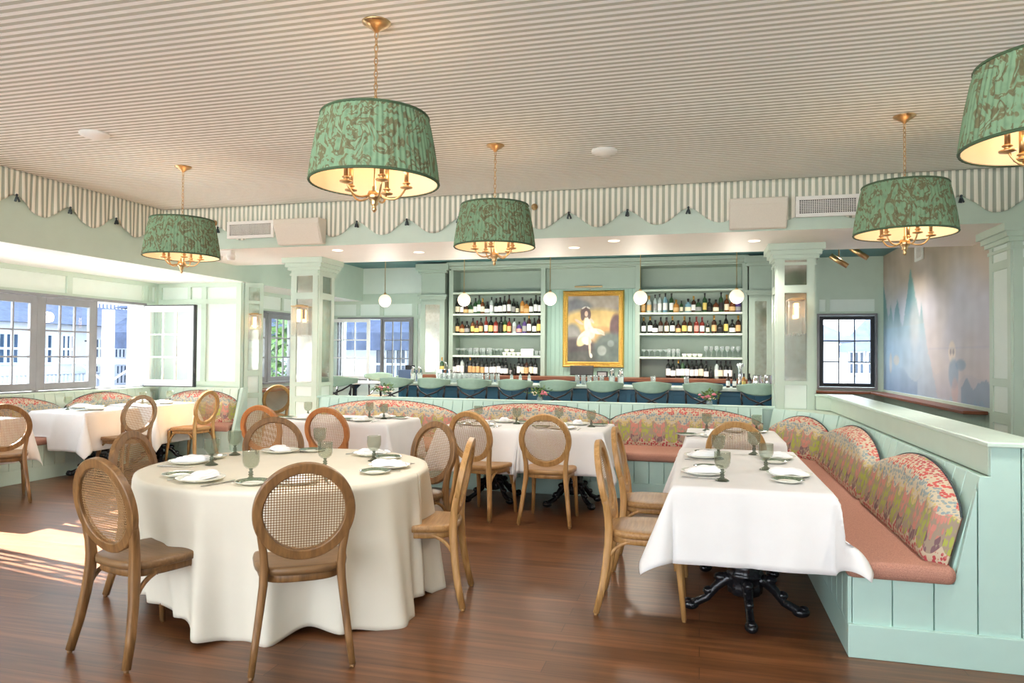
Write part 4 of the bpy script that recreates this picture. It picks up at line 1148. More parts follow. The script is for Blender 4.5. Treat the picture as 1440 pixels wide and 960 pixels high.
SH = [2.58,2.195,1.845,1.45]
for (xa,xb) in ((X0,X1),(X2,X3)):
    for z in SH:
        m = MB(); m.box(xa+0.04,xb-0.04,BY+0.0,YB-0.14,z-0.035,z); m.build('shelf', M['mint'], bb_, bevel=0.003)
m = MB(); m.box(X0-0.05,X3+0.05,BY-0.04,YB-0.02,3.025,3.10)
for (e,z0,z1) in ((0.10,3.05,3.115),(0.06,3.0,3.05)): m.box(X0-0.06,X3+0.06,BY-e,BY,z0,z1)
m.build('crown_molding', M['sage'], bb_, bevel=0.01)
m = MB(); m.box(-4.94,1.12,11.85,YB-0.02,0.0,1.04); m.build('cabinet_base', M['bar'], bb_)
m = MB(); m.box(-4.94,1.12,11.8,YB-0.02,1.04,1.10); m.build('counter', M['darkwood'], bb_, bevel=0.006)
# mirrored end pilasters of the back bar
def endpil(x0,x1):
    w=(x1-x0)/2; cx=(x0+x1)/2; cy=BY-0.04
    m = MB().at((cx,cy,0)); m.box(-w,w,0,0.5,1.105,3.02)
    st = 0.09
    m.box(-w,-w+st,-0.02,0,1.1,2.42); m.box(w-st,w,-0.02,0,1.1,2.42); m.box(-w+st,w-st,-0.02,0,1.1,1.14); m.box(-w+st,w-st,-0.02,0,2.36,2.42)
    m.box(-w-0.03,w+0.03,-0.04,0.02,2.46,2.50); m.box(-w-0.05,w+0.05,-0.06,0.02,2.50,2.54)
    m.box(-w-0.04,w+0.04,-0.05,0.05,2.93,2.98); m.box(-w-0.08,w+0.08,-0.09,0.05,2.98,3.09); ml = m.build('end_pilaster', M['sage'], bb_)
    m = MB().at((cx,cy,0)); m.box(-w+st,w-st,-0.008,-0.001,1.14,2.36); m.build('mirror', M['mirror'], ml)
endpil(-4.92,-4.46)
endpil(0.76,1.12)

# ------------------------------------------------------------------ bottles
def bot_prof(kind):
    if kind == 'wine': return [(0.036,0),(0.0375,0.004),(0.0375,0.19),(0.034,0.212),(0.018,0.238),(0.0145,0.25),(0.014,0.30),(0.0155,0.302),(0.0155,0.31)]
    if kind == 'burg': return [(0.039,0),(0.041,0.004),(0.041,0.15),(0.036,0.18),(0.02,0.22),(0.0145,0.24),(0.014,0.295),(0.0155,0.297),(0.0155,0.303)]
    if kind == 'whisky': return [(0.038,0),(0.04,0.004),(0.04,0.17),(0.036,0.19),(0.018,0.21),(0.0145,0.225),(0.0145,0.265),(0.0175,0.267),(0.0175,0.29)]
    if kind == 'squat': return [(0.046,0),(0.05,0.004),(0.05,0.11),(0.046,0.135),(0.02,0.16),(0.0145,0.17),(0.0145,0.195),(0.019,0.197),(0.019,0.225)]
    if kind == 'tall': return [(0.033,0),(0.035,0.004),(0.035,0.2),(0.03,0.225),(0.015,0.245),(0.013,0.26),(0.013,0.30),(0.0155,0.302),(0.0155,0.322)]
    if kind == 'small': return [(0.026,0),(0.028,0.004),(0.028,0.12),(0.024,0.14),(0.012,0.16),(0.011,0.2),(0.013,0.202),(0.013,0.21)]
GL = {'amber':S(98,54,28),'dark':S(26,28,26),'green':S(44,74,46),'clear':S(176,190,188),'brown':S(58,34,24),'blue':S(120,160,178),'honey':S(186,128,60),'purple':S(80,62,120),'red':S(120,40,32)}
LB = {'cream':S(232,222,196),'white':S(238,238,238),'tan':S(206,170,118),'black':S(34,32,32),'yellow':S(222,196,110),'pinkish':S(214,150,140),'grey':S(150,150,150)}
for k,v in GL.items(): M['gl_'+k] = flat('bottle_'+k, v, 0.08, var=0.05, spec=0.6)
for k,v in LB.items(): M['lb_'+k] = flat('paper_label_'+k, v, 0.7, var=0.15, scale=120)
M['cap_black'] = flat('black_cap', S(24,24,26), 0.3); M['cap_gold'] = flat('gold_cap', S(196,150,72), 0.3, 0.8); M['cap_red'] = flat('red_foil', S(130,36,36), 0.4)
_bc = {}
def bottle(kind, gl, lb, cap, x, y, z, label, group, sc_=1.0):
    key = (kind,gl,lb,cap)
    if key not in _bc:
        prof = bot_prof(kind); n = 16; R = prof[1][0]; m = MB()
        m.lathe(prof, n)
        top = prof[-4][1]
        for k in range(len(m.f)):
            j = k//n
            if k < (len(prof)-1)*n and j >= len(prof)-4: m.m[k] = 2
        m.m[-1] = 2
        hb = prof[2][1]; m.mi = 1
        m.lathe([(R+0.0012,hb*0.22),(R+0.0012,hb*0.8)], n, cap=False)
        me = m.build('bottle', [M['gl_'+gl], M['lb_'+lb], M['cap_'+cap]]); _bc[key] = me; o = me
    else:
        o = _bc[key].copy(); COL.objects.link(o)
    o.location = (x,y,z); o.scale = (sc_,)*3; o.rotation_euler = (0,0,rnd.uniform(0,6))
    tag(o, label, 'bottle', group); return o
ST = []
GN = {'amber':'amber','dark':'near-black','green':'green','clear':'clear','brown':'dark brown','blue':'pale blue','honey':'honey-coloured','purple':'purple','red':'deep red'}
LN = {'cream':'cream','white':'white','tan':'tan','black':'black','yellow':'yellow','pinkish':'pink','grey':'grey'}
def row(xa, xb, y, z, spec, where, group, smax=0.99):
    n = len(spec)
    for k,(kind,gl,lb,cap) in enumerate(spec):
        x = xa + (xb-xa)*(k+0.5)/n + rnd.uniform(-0.01,0.01)
        kn = {'wine':'wine','burg':'wine','whisky':'spirit','squat':'squat','tall':'tall','small':'small'}[kind]
        lbl = '%s %s bottle with %s label, %s, %s' % (GN[gl], kn, LN[lb], ORD[k] if k < 20 else 'twenty-%s from the left' % ['first','second','third','fourth'][k-20], where)
        bottle(kind, gl, lb, cap, x, y+rnd.uniform(-0.03,0.03), z, lbl, group, rnd.uniform(0.94,1.06)*smax)
P_ = lambda s: [tuple(q.split('/')) for q in s.split()]
row(X0+0.05,X1-0.05,BY+0.14,2.195,P_('whisky/dark/cream/black whisky/brown/white/black squat/brown/tan/black squat/green/cream/black whisky/green/white/black tall/green/white/black whisky/amber/cream/gold squat/dark/white/black tall/clear/white/black whisky/dark/white/black whisky/dark/white/black tall/dark/white/black tall/brown/white/black whisky/dark/grey/black small/dark/cream/black whisky/honey/tan/black squat/honey/tan/black whisky/dark/white/black tall/dark/white/black tall/dark/white/black'),'top shelf, window side','bottles on the upper window-side shelf')
row(X0+0.05,X1-0.05,BY+0.14,1.845,P_('whisky/dark/tan/black squat/amber/tan/black squat/dark/grey/black whisky/amber/yellow/black squat/brown/yellow/red whisky/brown/tan/black tall/red/white/red whisky/dark/yellow/black whisky/red/pinkish/black whisky/dark/black/black tall/green/yellow/black whisky/red/tan/black whisky/clear/grey/black squat/purple/pinkish/black whisky/purple/grey/black tall/brown/white/gold whisky/dark/white/black tall/brown/yellow/black'),'second shelf, window side','bottles on the second window-side shelf')
row(X2+0.05,X3-0.05,BY+0.14,2.195,P_('whisky/honey/tan/gold whisky/clear/tan/gold tall/clear/grey/black tall/clear/white/black tall/blue/white/black tall/green/clear/black'.replace('/clear/black','/white/black')+' squat/honey/tan/gold small/green/cream/black squat/blue/cream/black whisky/brown/white/gold squat/green/grey/black tall/green/yellow/black squat/dark/black/black squat/amber/cream/black tall/green/black/black whisky/amber/cream/gold squat/amber/tan/gold squat/purple/grey/black'),'top shelf, column side','bottles on the upper column-side shelf')
row(X2+0.05,X3-0.05,BY+0.14,1.845,P_('whisky/dark/white/gold whisky/dark/white/gold squat/dark/white/black whisky/brown/grey/black whisky/brown/cream/black whisky/dark/white/gold squat/brown/tan/black whisky/brown/yellow/gold whisky/brown/cream/black whisky/red/pinkish/red whisky/red/white/red small/dark/cream/black whisky/brown/tan/gold squat/dark/black/black tall/dark/yellow/black squat/dark/white/black whisky/brown/tan/gold'),'second shelf, column side','bottles on the second column-side shelf')
row(X0+0.02,X1-0.1,BY+0.06,1.10,P_('wine/dark/white/black tall/dark/white/black tall/clear/white/black wine/dark/black/black wine/dark/tan/gold wine/dark/tan/black wine/dark/tan/black wine/dark/tan/black wine/dark/white/black wine/dark/white/black wine/dark/white/black wine/dark/white/black burg/dark/white/black burg/dark/white/black small/dark/grey/black small/dark/black/black tall/dark/white/black wine/dark/cream/black wine/brown/tan/black wine/dark/cream/black wine/dark/white/black'),'back counter, window side','wine bottles on the window-side counter')
row(X2+0.48,X3-0.18,BY+0.04,1.10,P_('wine/dark/white/black burg/dark/white/black wine/dark/white/gold wine/green/white/black wine/dark/white/black wine/dark/white/black wine/dark/white/black wine/dark/cream/black burg/dark/white/black small/dark/black/black wine/clear/white/black wine/dark/cream/black wine/dark/white/black wine/dark/white/black'),'back counter, column side','wine bottles on the column-side counter')
bottle('wine','green','yellow','gold',-4.42,11.98,1.10,'yellow-green tall bottle standing alone at the window end of the back counter','wine bottles on the window-side counter')

# glasses on shelves
def mk(name, prof, n, mat): 
    m = MB(); m.lathe(prof, n, cap=False); return m.build(name, mat)
gt = mk('tumbler',[(0.001,0.003),(0.03,0.003),(0.032,0.0),(0.036,0.09),(0.0345,0.09),(0.031,0.008),(0.001,0.006)],16,M['clear'])
gw = mk('wine_glass',[(0.032,0.0),(0.03,0.003),(0.004,0.008),(0.0035,0.08),(0.012,0.09),(0.035,0.12),(0.038,0.15),(0.033,0.185),(0.032,0.185),(0.0365,0.15),(0.033,0.122),(0.008,0.092)],16,M['clear'])
gc = mk('coupe_glass',[(0.03,0.0),(0.028,0.003),(0.004,0.008),(0.0035,0.075),(0.012,0.083),(0.042,0.105),(0.046,0.125),(0.045,0.125),(0.04,0.106),(0.008,0.086)],16,M['clear'])
gh = mk('highball_glass',[(0.001,0.003),(0.029,0.003),(0.031,0.0),(0.034,0.135),(0.0325,0.135),(0.029,0.008),(0.001,0.006)],16,M['clear'])
wt = mk('stacked_cup',[(0.001,0.003),(0.026,0.003),(0.03,0.0),(0.042,0.055),(0.040,0.055),(0.028,0.008),(0.001,0.006)],16,M['porcelain'])
_gu = set()
def gl(o, x, y, z, label, group, cat='glass', rx=0):
    if o.name not in _gu: _gu.add(o.name); q = o
    else: q = o.copy(); COL.objects.link(q)
    q.location = (x,y,z); q.rotation_euler = (rx,0,0); tag(q, label, cat, group); return q
for k in range(14): gl(gc if k<4 or k>10 else gh, X0+0.1+k*0.062, BY+0.1+(k%2)*0.05, 1.45, 'clear glass on the third shelf, window side, %s of the close-set row' % ORD[k], 'glasses on the third window-side shelf')
for k in range(5): gl(wt, X0+0.98+k*0.085, BY+0.12, 1.45, 'white cup on the third shelf, window side, %s' % ORD[k], 'white cups on the window-side shelf', 'cup')
for k in range(2): gl(wt, X0+1.02+k*0.1, BY+0.12, 1.506, 'white cup stacked on top of the cup row, window side, %s' % ['nearer the windows','nearer the painting'][k], 'white cups on the window-side shelf', 'cup')
m = MB(); m.box(-0.11,0.11,-0.05,0.05,0,0.12); o = m.build('napkin_stack', M['napkin'], bevel=0.01, loc=(X0+1.40,BY+0.12,1.45)); tag(o,'white stack of folded paper towels on the third shelf, window side','napkin stack')
for k in range(3): gl(gt, X1-0.21+k*0.075, BY+0.12, 1.45, 'clear tumbler at the painting end of the third shelf, %s' % ORD[k], 'tumblers at the painting end')
for k in range(5): gl(gc, X2+0.1+k*0.092, BY+0.12, 1.45, 'stemmed coupe glass on the third shelf, column side, %s' % ORD[k], 'coupe glasses on the column-side shelf')
for k in range(3):
    for j in range(2): gl(gh, X2+0.52+k*0.075, BY+0.09+j*0.08, 1.45, 'tall clear tumbler mid third shelf, column side, %s, %s row' % (ORD[k],['front','rear'][j]), 'highball glasses on the column-side shelf')
for k in range(4): gl(wt, X2+0.77+k*0.085, BY+0.12, 1.45, 'white cup on the third shelf, column side, %s' % ORD[k], 'white cups on the column-side shelf', 'cup')
for k in range(7): gl(gw, X2+1.12+k*0.085, BY+0.1+(k%2)*0.03, 1.45, 'wine glass at the far end of the third shelf, column side, %s' % ORD[k], 'wine glasses on the column-side shelf')

# ------------------------------------------------------------------ painting
def canvas(name, w, h, nx, nz, fn, mat, parent=None):
    m = MB(); m.grid(lambda u,v:((u-0.5)*w,0,v*h), nx, nz, False)
    o = m.build(name, mat, parent)
    me = o.data; ca = me.color_attributes.new('paint','FLOAT_COLOR','POINT')
    k = 0
    for j in range(nz+1):
        for i in range(nx+1):
            c = fn(i/nx, j/nz); ca.data[k].color = (lin(c[0]),lin(c[1]),lin(c[2]),1); k += 1
    return o
def paint_mat(name, rough=0.5, streak=0.0):
    m, nt, b = newmat(name)
    a = N(nt,'ShaderNodeVertexColor'); a.layer_name = 'paint'
    nt.links.new(a.outputs[0], b.inputs['Base Color']); b.inputs['Roughness'].default_value = rough; return m
def clampc(c): return tuple(max(0,min(255,x)) for x in c)
def mixp(a,b,t): t=max(0,min(1,t)); return tuple(a[i]+(b[i]-a[i])*t for i in range(3))
from mathutils import noise
def nz_(x,y,s=1.0): return noise.noise(Vector((x*s,y*s,s*0.37)))
def blob(u,v,cx,cy,rx,ry,rot=0,soft=0.35):
    dx,dy=u-cx,v-cy; c,s=math.cos(rot),math.sin(rot); a=(dx*c+dy*s)/rx; b=(-dx*s+dy*c)/ry
    d=math.sqrt(a*a+b*b); return max(0,min(1,(1+soft-d)/soft)) if d>1 else 1.0
def portrait(u,v):
    n = nz_(u,v,6)*18+nz_(u,v,17)*14
    c = mixp((96,102,112),(160,150,140),v+0.3*nz_(u,v,3)); c = mixp(c,(196,174,140),0.5*blob(u,v,0.7,0.9,0.4,0.1))
    c = mixp(c,(82,90,102),blob(u,v,0.2,0.78,0.25,0.12)*0.6)
    c = mixp(c,(222,186,106),blob(u,v,0.55,0.55,0.62,0.2)); c = mixp(c,(206,156,84),blob(u,v,0.62,0.42,0.3,0.1))
    c = mixp(c,(92,58,54),blob(u,v,0.92,0.52,0.1,0.16)); c = mixp(c,(140,138,130),blob(u,v,0.12,0.4,0.14,0.15))
    c = mixp(c,(66,52,48),blob(u,v,0.2,0.18,0.34,0.17)); c = mixp(c,(70,74,62),blob(u,v,0.55,0.08,0.6,0.1)*0.8)
    c = mixp(c,(90,104,94),blob(u,v,0.82,0.22,0.26,0.2)); c = mixp(c,(190,196,186),0.7*blob(u,v,0.66,0.2,0.07,0.06)); c = mixp(c,(170,180,176),0.5*blob(u,v,0.82,0.3,0.05,0.04))
    c = tuple(x*0.9 for x in c); sk=(216,182,156); dr=(222,212,194); sh=(170,158,144)
    c = mixp(c,dr,blob(u,v,0.40,0.56,0.055,0.10,0.1)); c = mixp(c,dr,blob(u,v,0.45,0.46,0.065,0.09,0.5)); c = mixp(c,sh,0.5*blob(u,v,0.47,0.43,0.03,0.09,0.5))
    c = mixp(c,dr,blob(u,v,0.33,0.40,0.12,0.05,0.6)); c = mixp(c,(214,196,140),blob(u,v,0.30,0.33,0.09,0.05,0.5)); c = mixp(c,dr,blob(u,v,0.38,0.34,0.08,0.05,-0.3))
    c = mixp(c,dr,blob(u,v,0.56,0.47,0.12,0.032,-0.15)); c = mixp(c,sk,blob(u,v,0.64,0.455,0.07,0.018,-0.5)); c = mixp(c,sk,blob(u,v,0.44,0.26,0.018,0.12,0.06)); c = mixp(c,dr,blob(u,v,0.465,0.13,0.02,0.03,0.3))
    c = mixp(c,sk,blob(u,v,0.245,0.60,0.075,0.018,-0.45)); c = mixp(c,sk,blob(u,v,0.47,0.62,0.018,0.05,0.9)); c = mixp(c,(74,46,36),blob(u,v,0.36,0.735,0.075,0.06)); c = mixp(c,(74,46,36),blob(u,v,0.31,0.68,0.03,0.05)); c = mixp(c,(74,46,36),blob(u,v,0.43,0.70,0.025,0.05)); c = mixp(c,sk,blob(u,v,0.375,0.715,0.026,0.034))
    c = mixp(c,(228,220,208),0.8*blob(u,v,0.33,0.80,0.035,0.010,0.4)); c = mixp(c,(228,220,208),0.8*blob(u,v,0.41,0.80,0.03,0.010,-0.4))
    return clampc(tuple(x+n for x in c))
t = thing('framed_painting','gilt-framed painting of a seated figure in white on a yellow sofa, behind the bar','painting',(-1.80,BY+0.14,1.26))
cv = canvas('canvas',0.96,1.24,144,186,portrait,paint_mat('oil_paint',0.35),t); cv.location=(0,0,0.04)
m = MB()
W_,H_=1.07,1.33
sect=[(-0.055,0.0),(-0.055,0.03),(-0.035,0.055),(-0.01,0.035),(0.02,0.05),(0.05,0.02),(0.055,0.0)]
cs=[(-W_/2+0.055,0.055),(W_/2-0.055,0.055),(W_/2-0.055,H_-0.055),(-W_/2+0.055,H_-0.055)]
vs=[];fs=[]; ns=len(sect)
for k,(cx,cz) in enumerate(cs):
    sx = -1 if k in (0,3) else 1; sz = -1 if k in (0,1) else 1
    for (a,dpt) in sect: vs.append((cx-sx*a*1.0 if False else cx+sx*(-a), -dpt-0.0+0.03, cz+sz*(-a)))
for k in range(4):
    for j in range(ns-1):
        a=k*ns+j; b2=((k+1)%4)*ns+j; fs.append((a,b2,b2+1,a+1))
m.add(vs,fs); fr=m.build('gilt_frame',M['gold'],t)
m = MB()
for k in range(44):
    x=-W_/2+0.05+(W_-0.1)*k/43
    for z in (0.045,H_-0.045): m.ball((x,-0.02,z),0.012,6)
for k in range(56):
    z=0.05+(H_-0.1)*k/55
    for x in (-W_/2+0.045,W_/2-0.045): m.ball((x,-0.02,z),0.012,6)
m.build('beading',M['gold'],fr)
m = MB(); m.box(-W_/2+0.05,W_/2-0.05,0.012,0.035,0.05,H_-0.05); m.build('backing_board',M['darkwood'],t)
t2 = thing('picture_light','slim brass picture light mounted above the gilt frame','picture light',(-1.86,BY+0.12,2.60))
m = MB(); m.box(-0.24,0.24,-0.16,-0.12,0.03,0.055); m.build('shade',M['brass'],t2,bevel=0.008)
m = MB(); m.tube([(0,0.06,0.0),(0,0.0,0.06),(0,-0.08,0.08),(0,-0.13,0.05)],0.006,8); m.build('arm',M['brass'],t2)

# mural on the right wall
def mural(u,v):
    # u: 0 = far corner (Y 12.8) .. 1 = near (Y 8);  v: 0 bottom .. 1 top
    n1 = nz_(u*2,v*1.5,3); n2 = nz_(u*14,v*2,2); n3=nz_(u*5,v*5,4)
    top=(176,160,142); mid=(198,196,208); low=(196,186,196)
    c = mixp(mid,top,(v-0.42)*2.2+0.5*n1); c = mixp(c,(204,174,160),0.6*max(0,0.45-v)*2*u)
    c = mixp(c,(150,132,112),0.7*max(0,(v-0.75)*3)*(0.5+u*0.5)); c = mixp(c,(214,196,178),0.4*max(0,n1)); 
    if u<0.5: c = mixp(c,(168,196,226),min(0.8,(0.5-u)*3.0)*max(0,1-abs(v-0.30)*2.2))
    ridge = 0.0
    for (cu,hh,wd) in ((0.01,0.80,0.05),(0.10,0.62,0.06),(0.18,0.66,0.06),(0.333,0.84,0.05),(0.36,0.70,0.07),(0.438,0.60,0.035)):
        ridge = max(ridge, hh-abs(u-cu)/wd*0.22)
    ridge += 0.05*nz_(u,0.3,30)+0.03*nz_(u,v,60)
    if v < ridge:
        fog = max(0,min(1,(v-0.34)/0.28)); c = mixp(c,(100+20*n1,152+20*n1,156),0.8*fog*min(1,(ridge-v)/0.035+0.2))
        if v<0.45: c = mixp(c,(150,190,216),0.35)
    if v<0.16+0.10*nz_(u,0.1,9): c = mixp(c,(110,140,186),0.6*(1-v/0.2)*(1.0 if u<0.4 else 0.4))
    if u>0.75 and v<0.10+0.07*nz_(u,0.9,22): c = mixp(c,(110,140,170),0.5)
    # small pale house on an island with its reflection
    c = mixp(c,(226,212,204),blob(u,v,0.69,0.27,0.022,0.05)); c = mixp(c,(150,140,150),0.7*blob(u,v,0.68,0.27,0.006,0.015)); c = mixp(c,(150,140,150),0.7*blob(u,v,0.70,0.27,0.006,0.015))
    c = mixp(c,(130,156,184),0.6*blob(u,v,0.70,0.15,0.03,0.07)); c = mixp(c,(130,156,184),0.6*blob(u,v,0.75,0.20,0.03,0.025)); c = mixp(c,(206,170,170),0.5*blob(u,v,0.71,0.06,0.02,0.06))
    c = mixp(c,(224,208,196),0.6*blob(u,v,0.10,0.20,0.015,0.06)); c = mixp(c,(224,208,196),0.6*blob(u,v,0.17,0.22,0.03,0.03)); c = mixp(c,(214,200,196),0.35*blob(u,v,0.37,0.46,0.03,0.10,0,1.2))
    c = mixp(c,(170,170,196),0.25*(1 if abs(v-0.29)<0.005 and u>0.5 else 0))
    g = 7*n2+6*n3
    return clampc((c[0]+g,c[1]+g,c[2]+g))
mu = canvas('wall_mural',4.78,2.16,200,110,mural,paint_mat('mural_paint',0.6))
mu.rotation_euler=(0,0,-PI/2); mu.location=(XR-0.012,10.41,0.955)
mu['kind']='thing'; tag(mu,'misty landscape mural with teal peaks covering the right bay wall','mural')
b = MB(); b.box(XR-0.03,XR,8.0,YB-0.02,0.91,0.955); b.box(XR-0.03,XR,12.77,YB-0.02,0.955,3.11); struct(b.build('trim_8', M['mint'], bevel=0.004))
b = MB(); b.box(XR-0.02,XR,6.7,YB,0.0,0.90); struct(b.build('trim_9', M['beady']))
# ledge
m = MB(); m.prism([(1.3,12.5),(2.62,12.5),(2.62,8.35),(XR-0.03,8.35),(XR-0.03,12.78),(1.3,12.78)],0.885,0.92); o = m.build('drinks_ledge', M['darkwood'], bevel=0.006); tag(o,'dark walnut drinks ledge running below the mural and window','ledge')
m = MB(); m.prism([(XF,9.9),(-6.7,9.9),(-6.7,12.2),(XF,12.2)],0.83,0.87); o = m.build('window_counter', M['darkwood'], bevel=0.006); tag(o,'brown wooden counter below the left bay window behind the mirrored column','ledge')
t = thing('air_vent','small white square grille high on the mural','vent',(XR-0.02,10.75,2.78),-PI/2)
m = MB(); 
for b_ in ((-0.17,0.17,-0.02,0,0,0.03),(-0.17,0.17,-0.02,0,0.27,0.30),(-0.17,-0.14,-0.02,0,0.03,0.27),(0.14,0.17,-0.02,0,0.03,0.27)): m.box(*b_)
m.build('frame',M['white'],t)
m = MB()
for k in range(12): m.box(-0.14,0.14,-0.014,-0.002,0.035+0.02*k,0.045+0.02*k)
m.build('louvre',M['soffit'],t)

# ------------------------------------------------------------------ bar
bt = thing('bar_counter','long blue panelled bar with a pale stone top','bar',(0,0,0))
FY = 9.78
m = MB(); m.box(-4.30,1.25,FY+0.06,FY+0.5,0.0,1.01); m.box(-4.30,-3.9,FY+0.06,11.2,0,1.01); m.build('body', M['bar'], bt)
m = MB()
for k in range(10):
    x0 = -4.30+0.555*k
    m.box(x0,x0+0.06,FY+0.04,FY+0.06,0,1.01)
for z in (0.0,0.36,0.7,0.94): m.box(-4.30,1.25,FY+0.04,FY+0.0602,z,z+0.05)
m.build('panelling', M['bar'], bt, bevel=0.004)
m = MB(); m.prism([(-4.42,FY-0.12),(1.25,FY-0.12),(1.25,FY+0.56),(-3.86,FY+0.56),(-3.86,11.25),(-4.42,11.25)],1.01,1.05); m.build('countertop', M['bartop'], bt, bevel=0.01, seg=3)
m = MB(); m.tube([(-4.3,FY-0.06,0.2),(1.25,FY-0.06,0.2)],0.02,8); m.build('foot_rail', M['brass'], bt)

# stools
def mk_stool():
    t = thing('bar_stool','', 'stool')   # sits facing +Y
    def bk_(u,v):
        a = -PI*0.93/2 + PI*0.93*u; r = 0.225 + 0.012*v
        x = r*math.sin(a); y = -r*math.cos(a)*0.95+0.02
        top = 1.14-0.03*abs(math.sin(a))**2; lo = 0.99+0.06*abs(math.sin(a))**2.2
        return (x,y,lo+(top-lo)*v)
    m = MB(); m.grid(bk_, 28, 8, True); m.build('barrel_back', M['cushmint'], t, thick=0.03)
    m = MB(); m.lathe([(0.17,0.70),(0.19,0.71),(0.195,0.735),(0.18,0.755),(0.05,0.76)],28); m.build('seat', M['oakorange'], t)
    m = MB()
    a0 = 0.62
    for s in (-1,1):
        x = s*0.232*math.sin(PI/2*0.95)
        m.tube([(s*0.205,-0.12,0.97),(s*0.19,-0.14,0.88)],0.011,8)
        # crossed back straps
        m.tube([(s*0.205,-0.125,1.02),(s*0.12,-0.2,0.95),(0,-0.235,0.90),(-s*0.12,-0.2,0.84),(-s*0.19,-0.13,0.74)],0.011,8)
        m.tube([(s*0.20,-0.11,1.03),(s*0.185,-0.12,0.72)],0.012,8)
    m.tube([(0.19*math.cos(2*PI*k/28),0.19*math.sin(2*PI*k/28),0.69) for k in range(28)],0.011,8,closed=True)
    m.build('back_straps', M['blackmetal'], t)
    for sx in (-1,1):
        for sy in (-1,1):
            m = MB(); m.tube([(sx*0.15,sy*0.15,0.70),(sx*0.21,sy*0.21,0.0)],0.013,8); m.build('leg', M['blackmetal'], t)
    m = MB(); m.tube([(0.19,0.19,0.25),(-0.19,0.19,0.25),(-0.19,-0.19,0.25),(0.19,-0.19,0.25)],0.009,6,closed=True); m.build('foot_ring', M['brass'], t)
    return t
stl = mk_stool()
SX = [-4.12,-3.56,-2.98,-2.40,-1.82,-1.20,-0.60,0.03,0.68]
for k,x in enumerate(SX):
    o = stl if k == 0 else dup(stl)
    o.location=(x,9.36,0); o.rotation_euler=(0,0,(-1)**k*0.06); o['group']='mint barrel-back bar stools'
    o['label'] = 'mint barrel-back stool drawn up to the blue bar, '+ORD[k]
hx,hy = -5.35,10.6
for k,(x,y,rz) in enumerate([(-4.92,9.35,-0.2),(-5.45,9.75,0.3),(-5.9,10.3,-1.2),(-4.75,10.9,1.7),(-5.3,11.25,3.3)]):
    dup(stl,(x,y,0),rz,'mint barrel-back stool by the white high table near the far windows, '+['nearest the banquette','second from the banquette','on the window side','on the bar side','beyond the table'][k],'mint stools at the high table')
t = thing('high_table','round white high table among mint stools near the far windows','table',(hx,hy-0.1,0))
m = MB(); m.lathe([(0.42,0.98),(0.43,0.985),(0.43,1.005),(0.42,1.01)],40); m.build('tabletop',M['white'],t)
m = MB(); m.lathe([(0.26,0),(0.26,0.02),(0.04,0.05),(0.035,0.9),(0.12,0.98)],24); m.build('pedestal',M['blackmetal'],t)

# pendants
def mk_pend():
    t = thing('globe_pendant','', 'pendant lamp')
    m = MB(); m.ball((0,0,0),0.095,28); m.build('globe',M['globe'],t)
    m = MB(); m.lathe([(0.006,0.09),(0.02,0.095),(0.02,0.115),(0.008,0.125),(0.0055,0.13),(0.0055,ZB-2.275),(0.006,ZB-2.274)],12)
    m.build('rod',M['brass'],t)
    m = MB(); m.lathe([(0.05,ZB-2.27-0.02),(0.055,ZB-2.271)],16); m.build('canopy',M['brass'],t)
    return t
pd = mk_pend()
for k,x in enumerate([-4.66,-3.39,-2.09,-0.81,0.47]):
    o = pd if k == 0 else dup(pd)
    o.location=(x,10.1,2.27); o['label']='lit opal globe pendant on a thin brass rod over the bar, '+ORD[k]; o['group']='globe pendants over the bar'

# things on the bar
def simple(name, prof, n, mat, x, y, z, label, cat, group=None):
    m = MB(); m.lathe(prof, n); o = m.build(name, mat, loc=(x,y,z)); return tag(o,label,cat,group)
ZBAR = 1.05
for k in range(9):
    for j in range(2):
        gl(gh, -3.70+k*0.076, 9.95+j*0.09, ZBAR, 'tall clear tumbler in the close block on the bar, %s, %s row' % (ORD[k],['front','rear'][j]), 'tumblers in the block on the bar')
for k in range(3):
    gl(gh, -2.98+k*0.08, 9.95, ZBAR, 'clear tumbler on the bar beside the small white bottles, %s' % ORD[k], 'tumblers by the small bottles')
for k in range(3): bottle('small','clear','white','black',-2.62+k*0.13,9.98,ZBAR,'small white-labelled bottle on the bar behind the third pendant, %s' % ORD[k],'small bottles on the bar',0.8)
for k in range(5): gl(gh, -1.66+k*0.085, 9.95, ZBAR, 'tall clear tumbler on the bar below the painting, %s' % ORD[k], 'tumblers below the painting')
SHK=[(0.034,0),(0.036,0.003),(0.044,0.13),(0.045,0.133),(0.04,0.137),(0.036,0.18),(0.02,0.2),(0.018,0.22)]
M['shaker']=flat('polished_steel',S(225,225,228),0.12,1.0)
for k,x in enumerate([-4.12,-4.02,-1.18,-1.06]):
    simple('cocktail_shaker',SHK,20,M['shaker'],x,9.95,ZBAR,'steel cocktail shaker on the bar, '+['at the window end, outer one','at the window end, inner one','below the painting, outer one','below the painting, inner one'][k],'shaker','steel shakers on the bar')
for k,x in enumerate([-0.62,-0.18]): gl(gh,x,9.95,ZBAR,'single frosted tumbler alone on the bar, '+['nearer the painting','nearer the fourth pendant'][k],'lone tumblers on the bar')
PIT=[(0.05,0),(0.055,0.004),(0.068,0.06),(0.06,0.12),(0.05,0.15),(0.055,0.17)]
def pitcher(x,y,z,label):
    t = thing('steel_pitcher',label,'pitcher',(x,y,z),0.4,'steel pitchers on the bar'); m=MB(); m.lathe(PIT,24); m.build('body',M['shaker'],t)
    m=MB(); m.tube([(0.05,0,0.15),(0.10,0,0.14),(0.105,0,0.08),(0.062,0,0.04)],0.006,8); m.build('handle',M['shaker'],t)
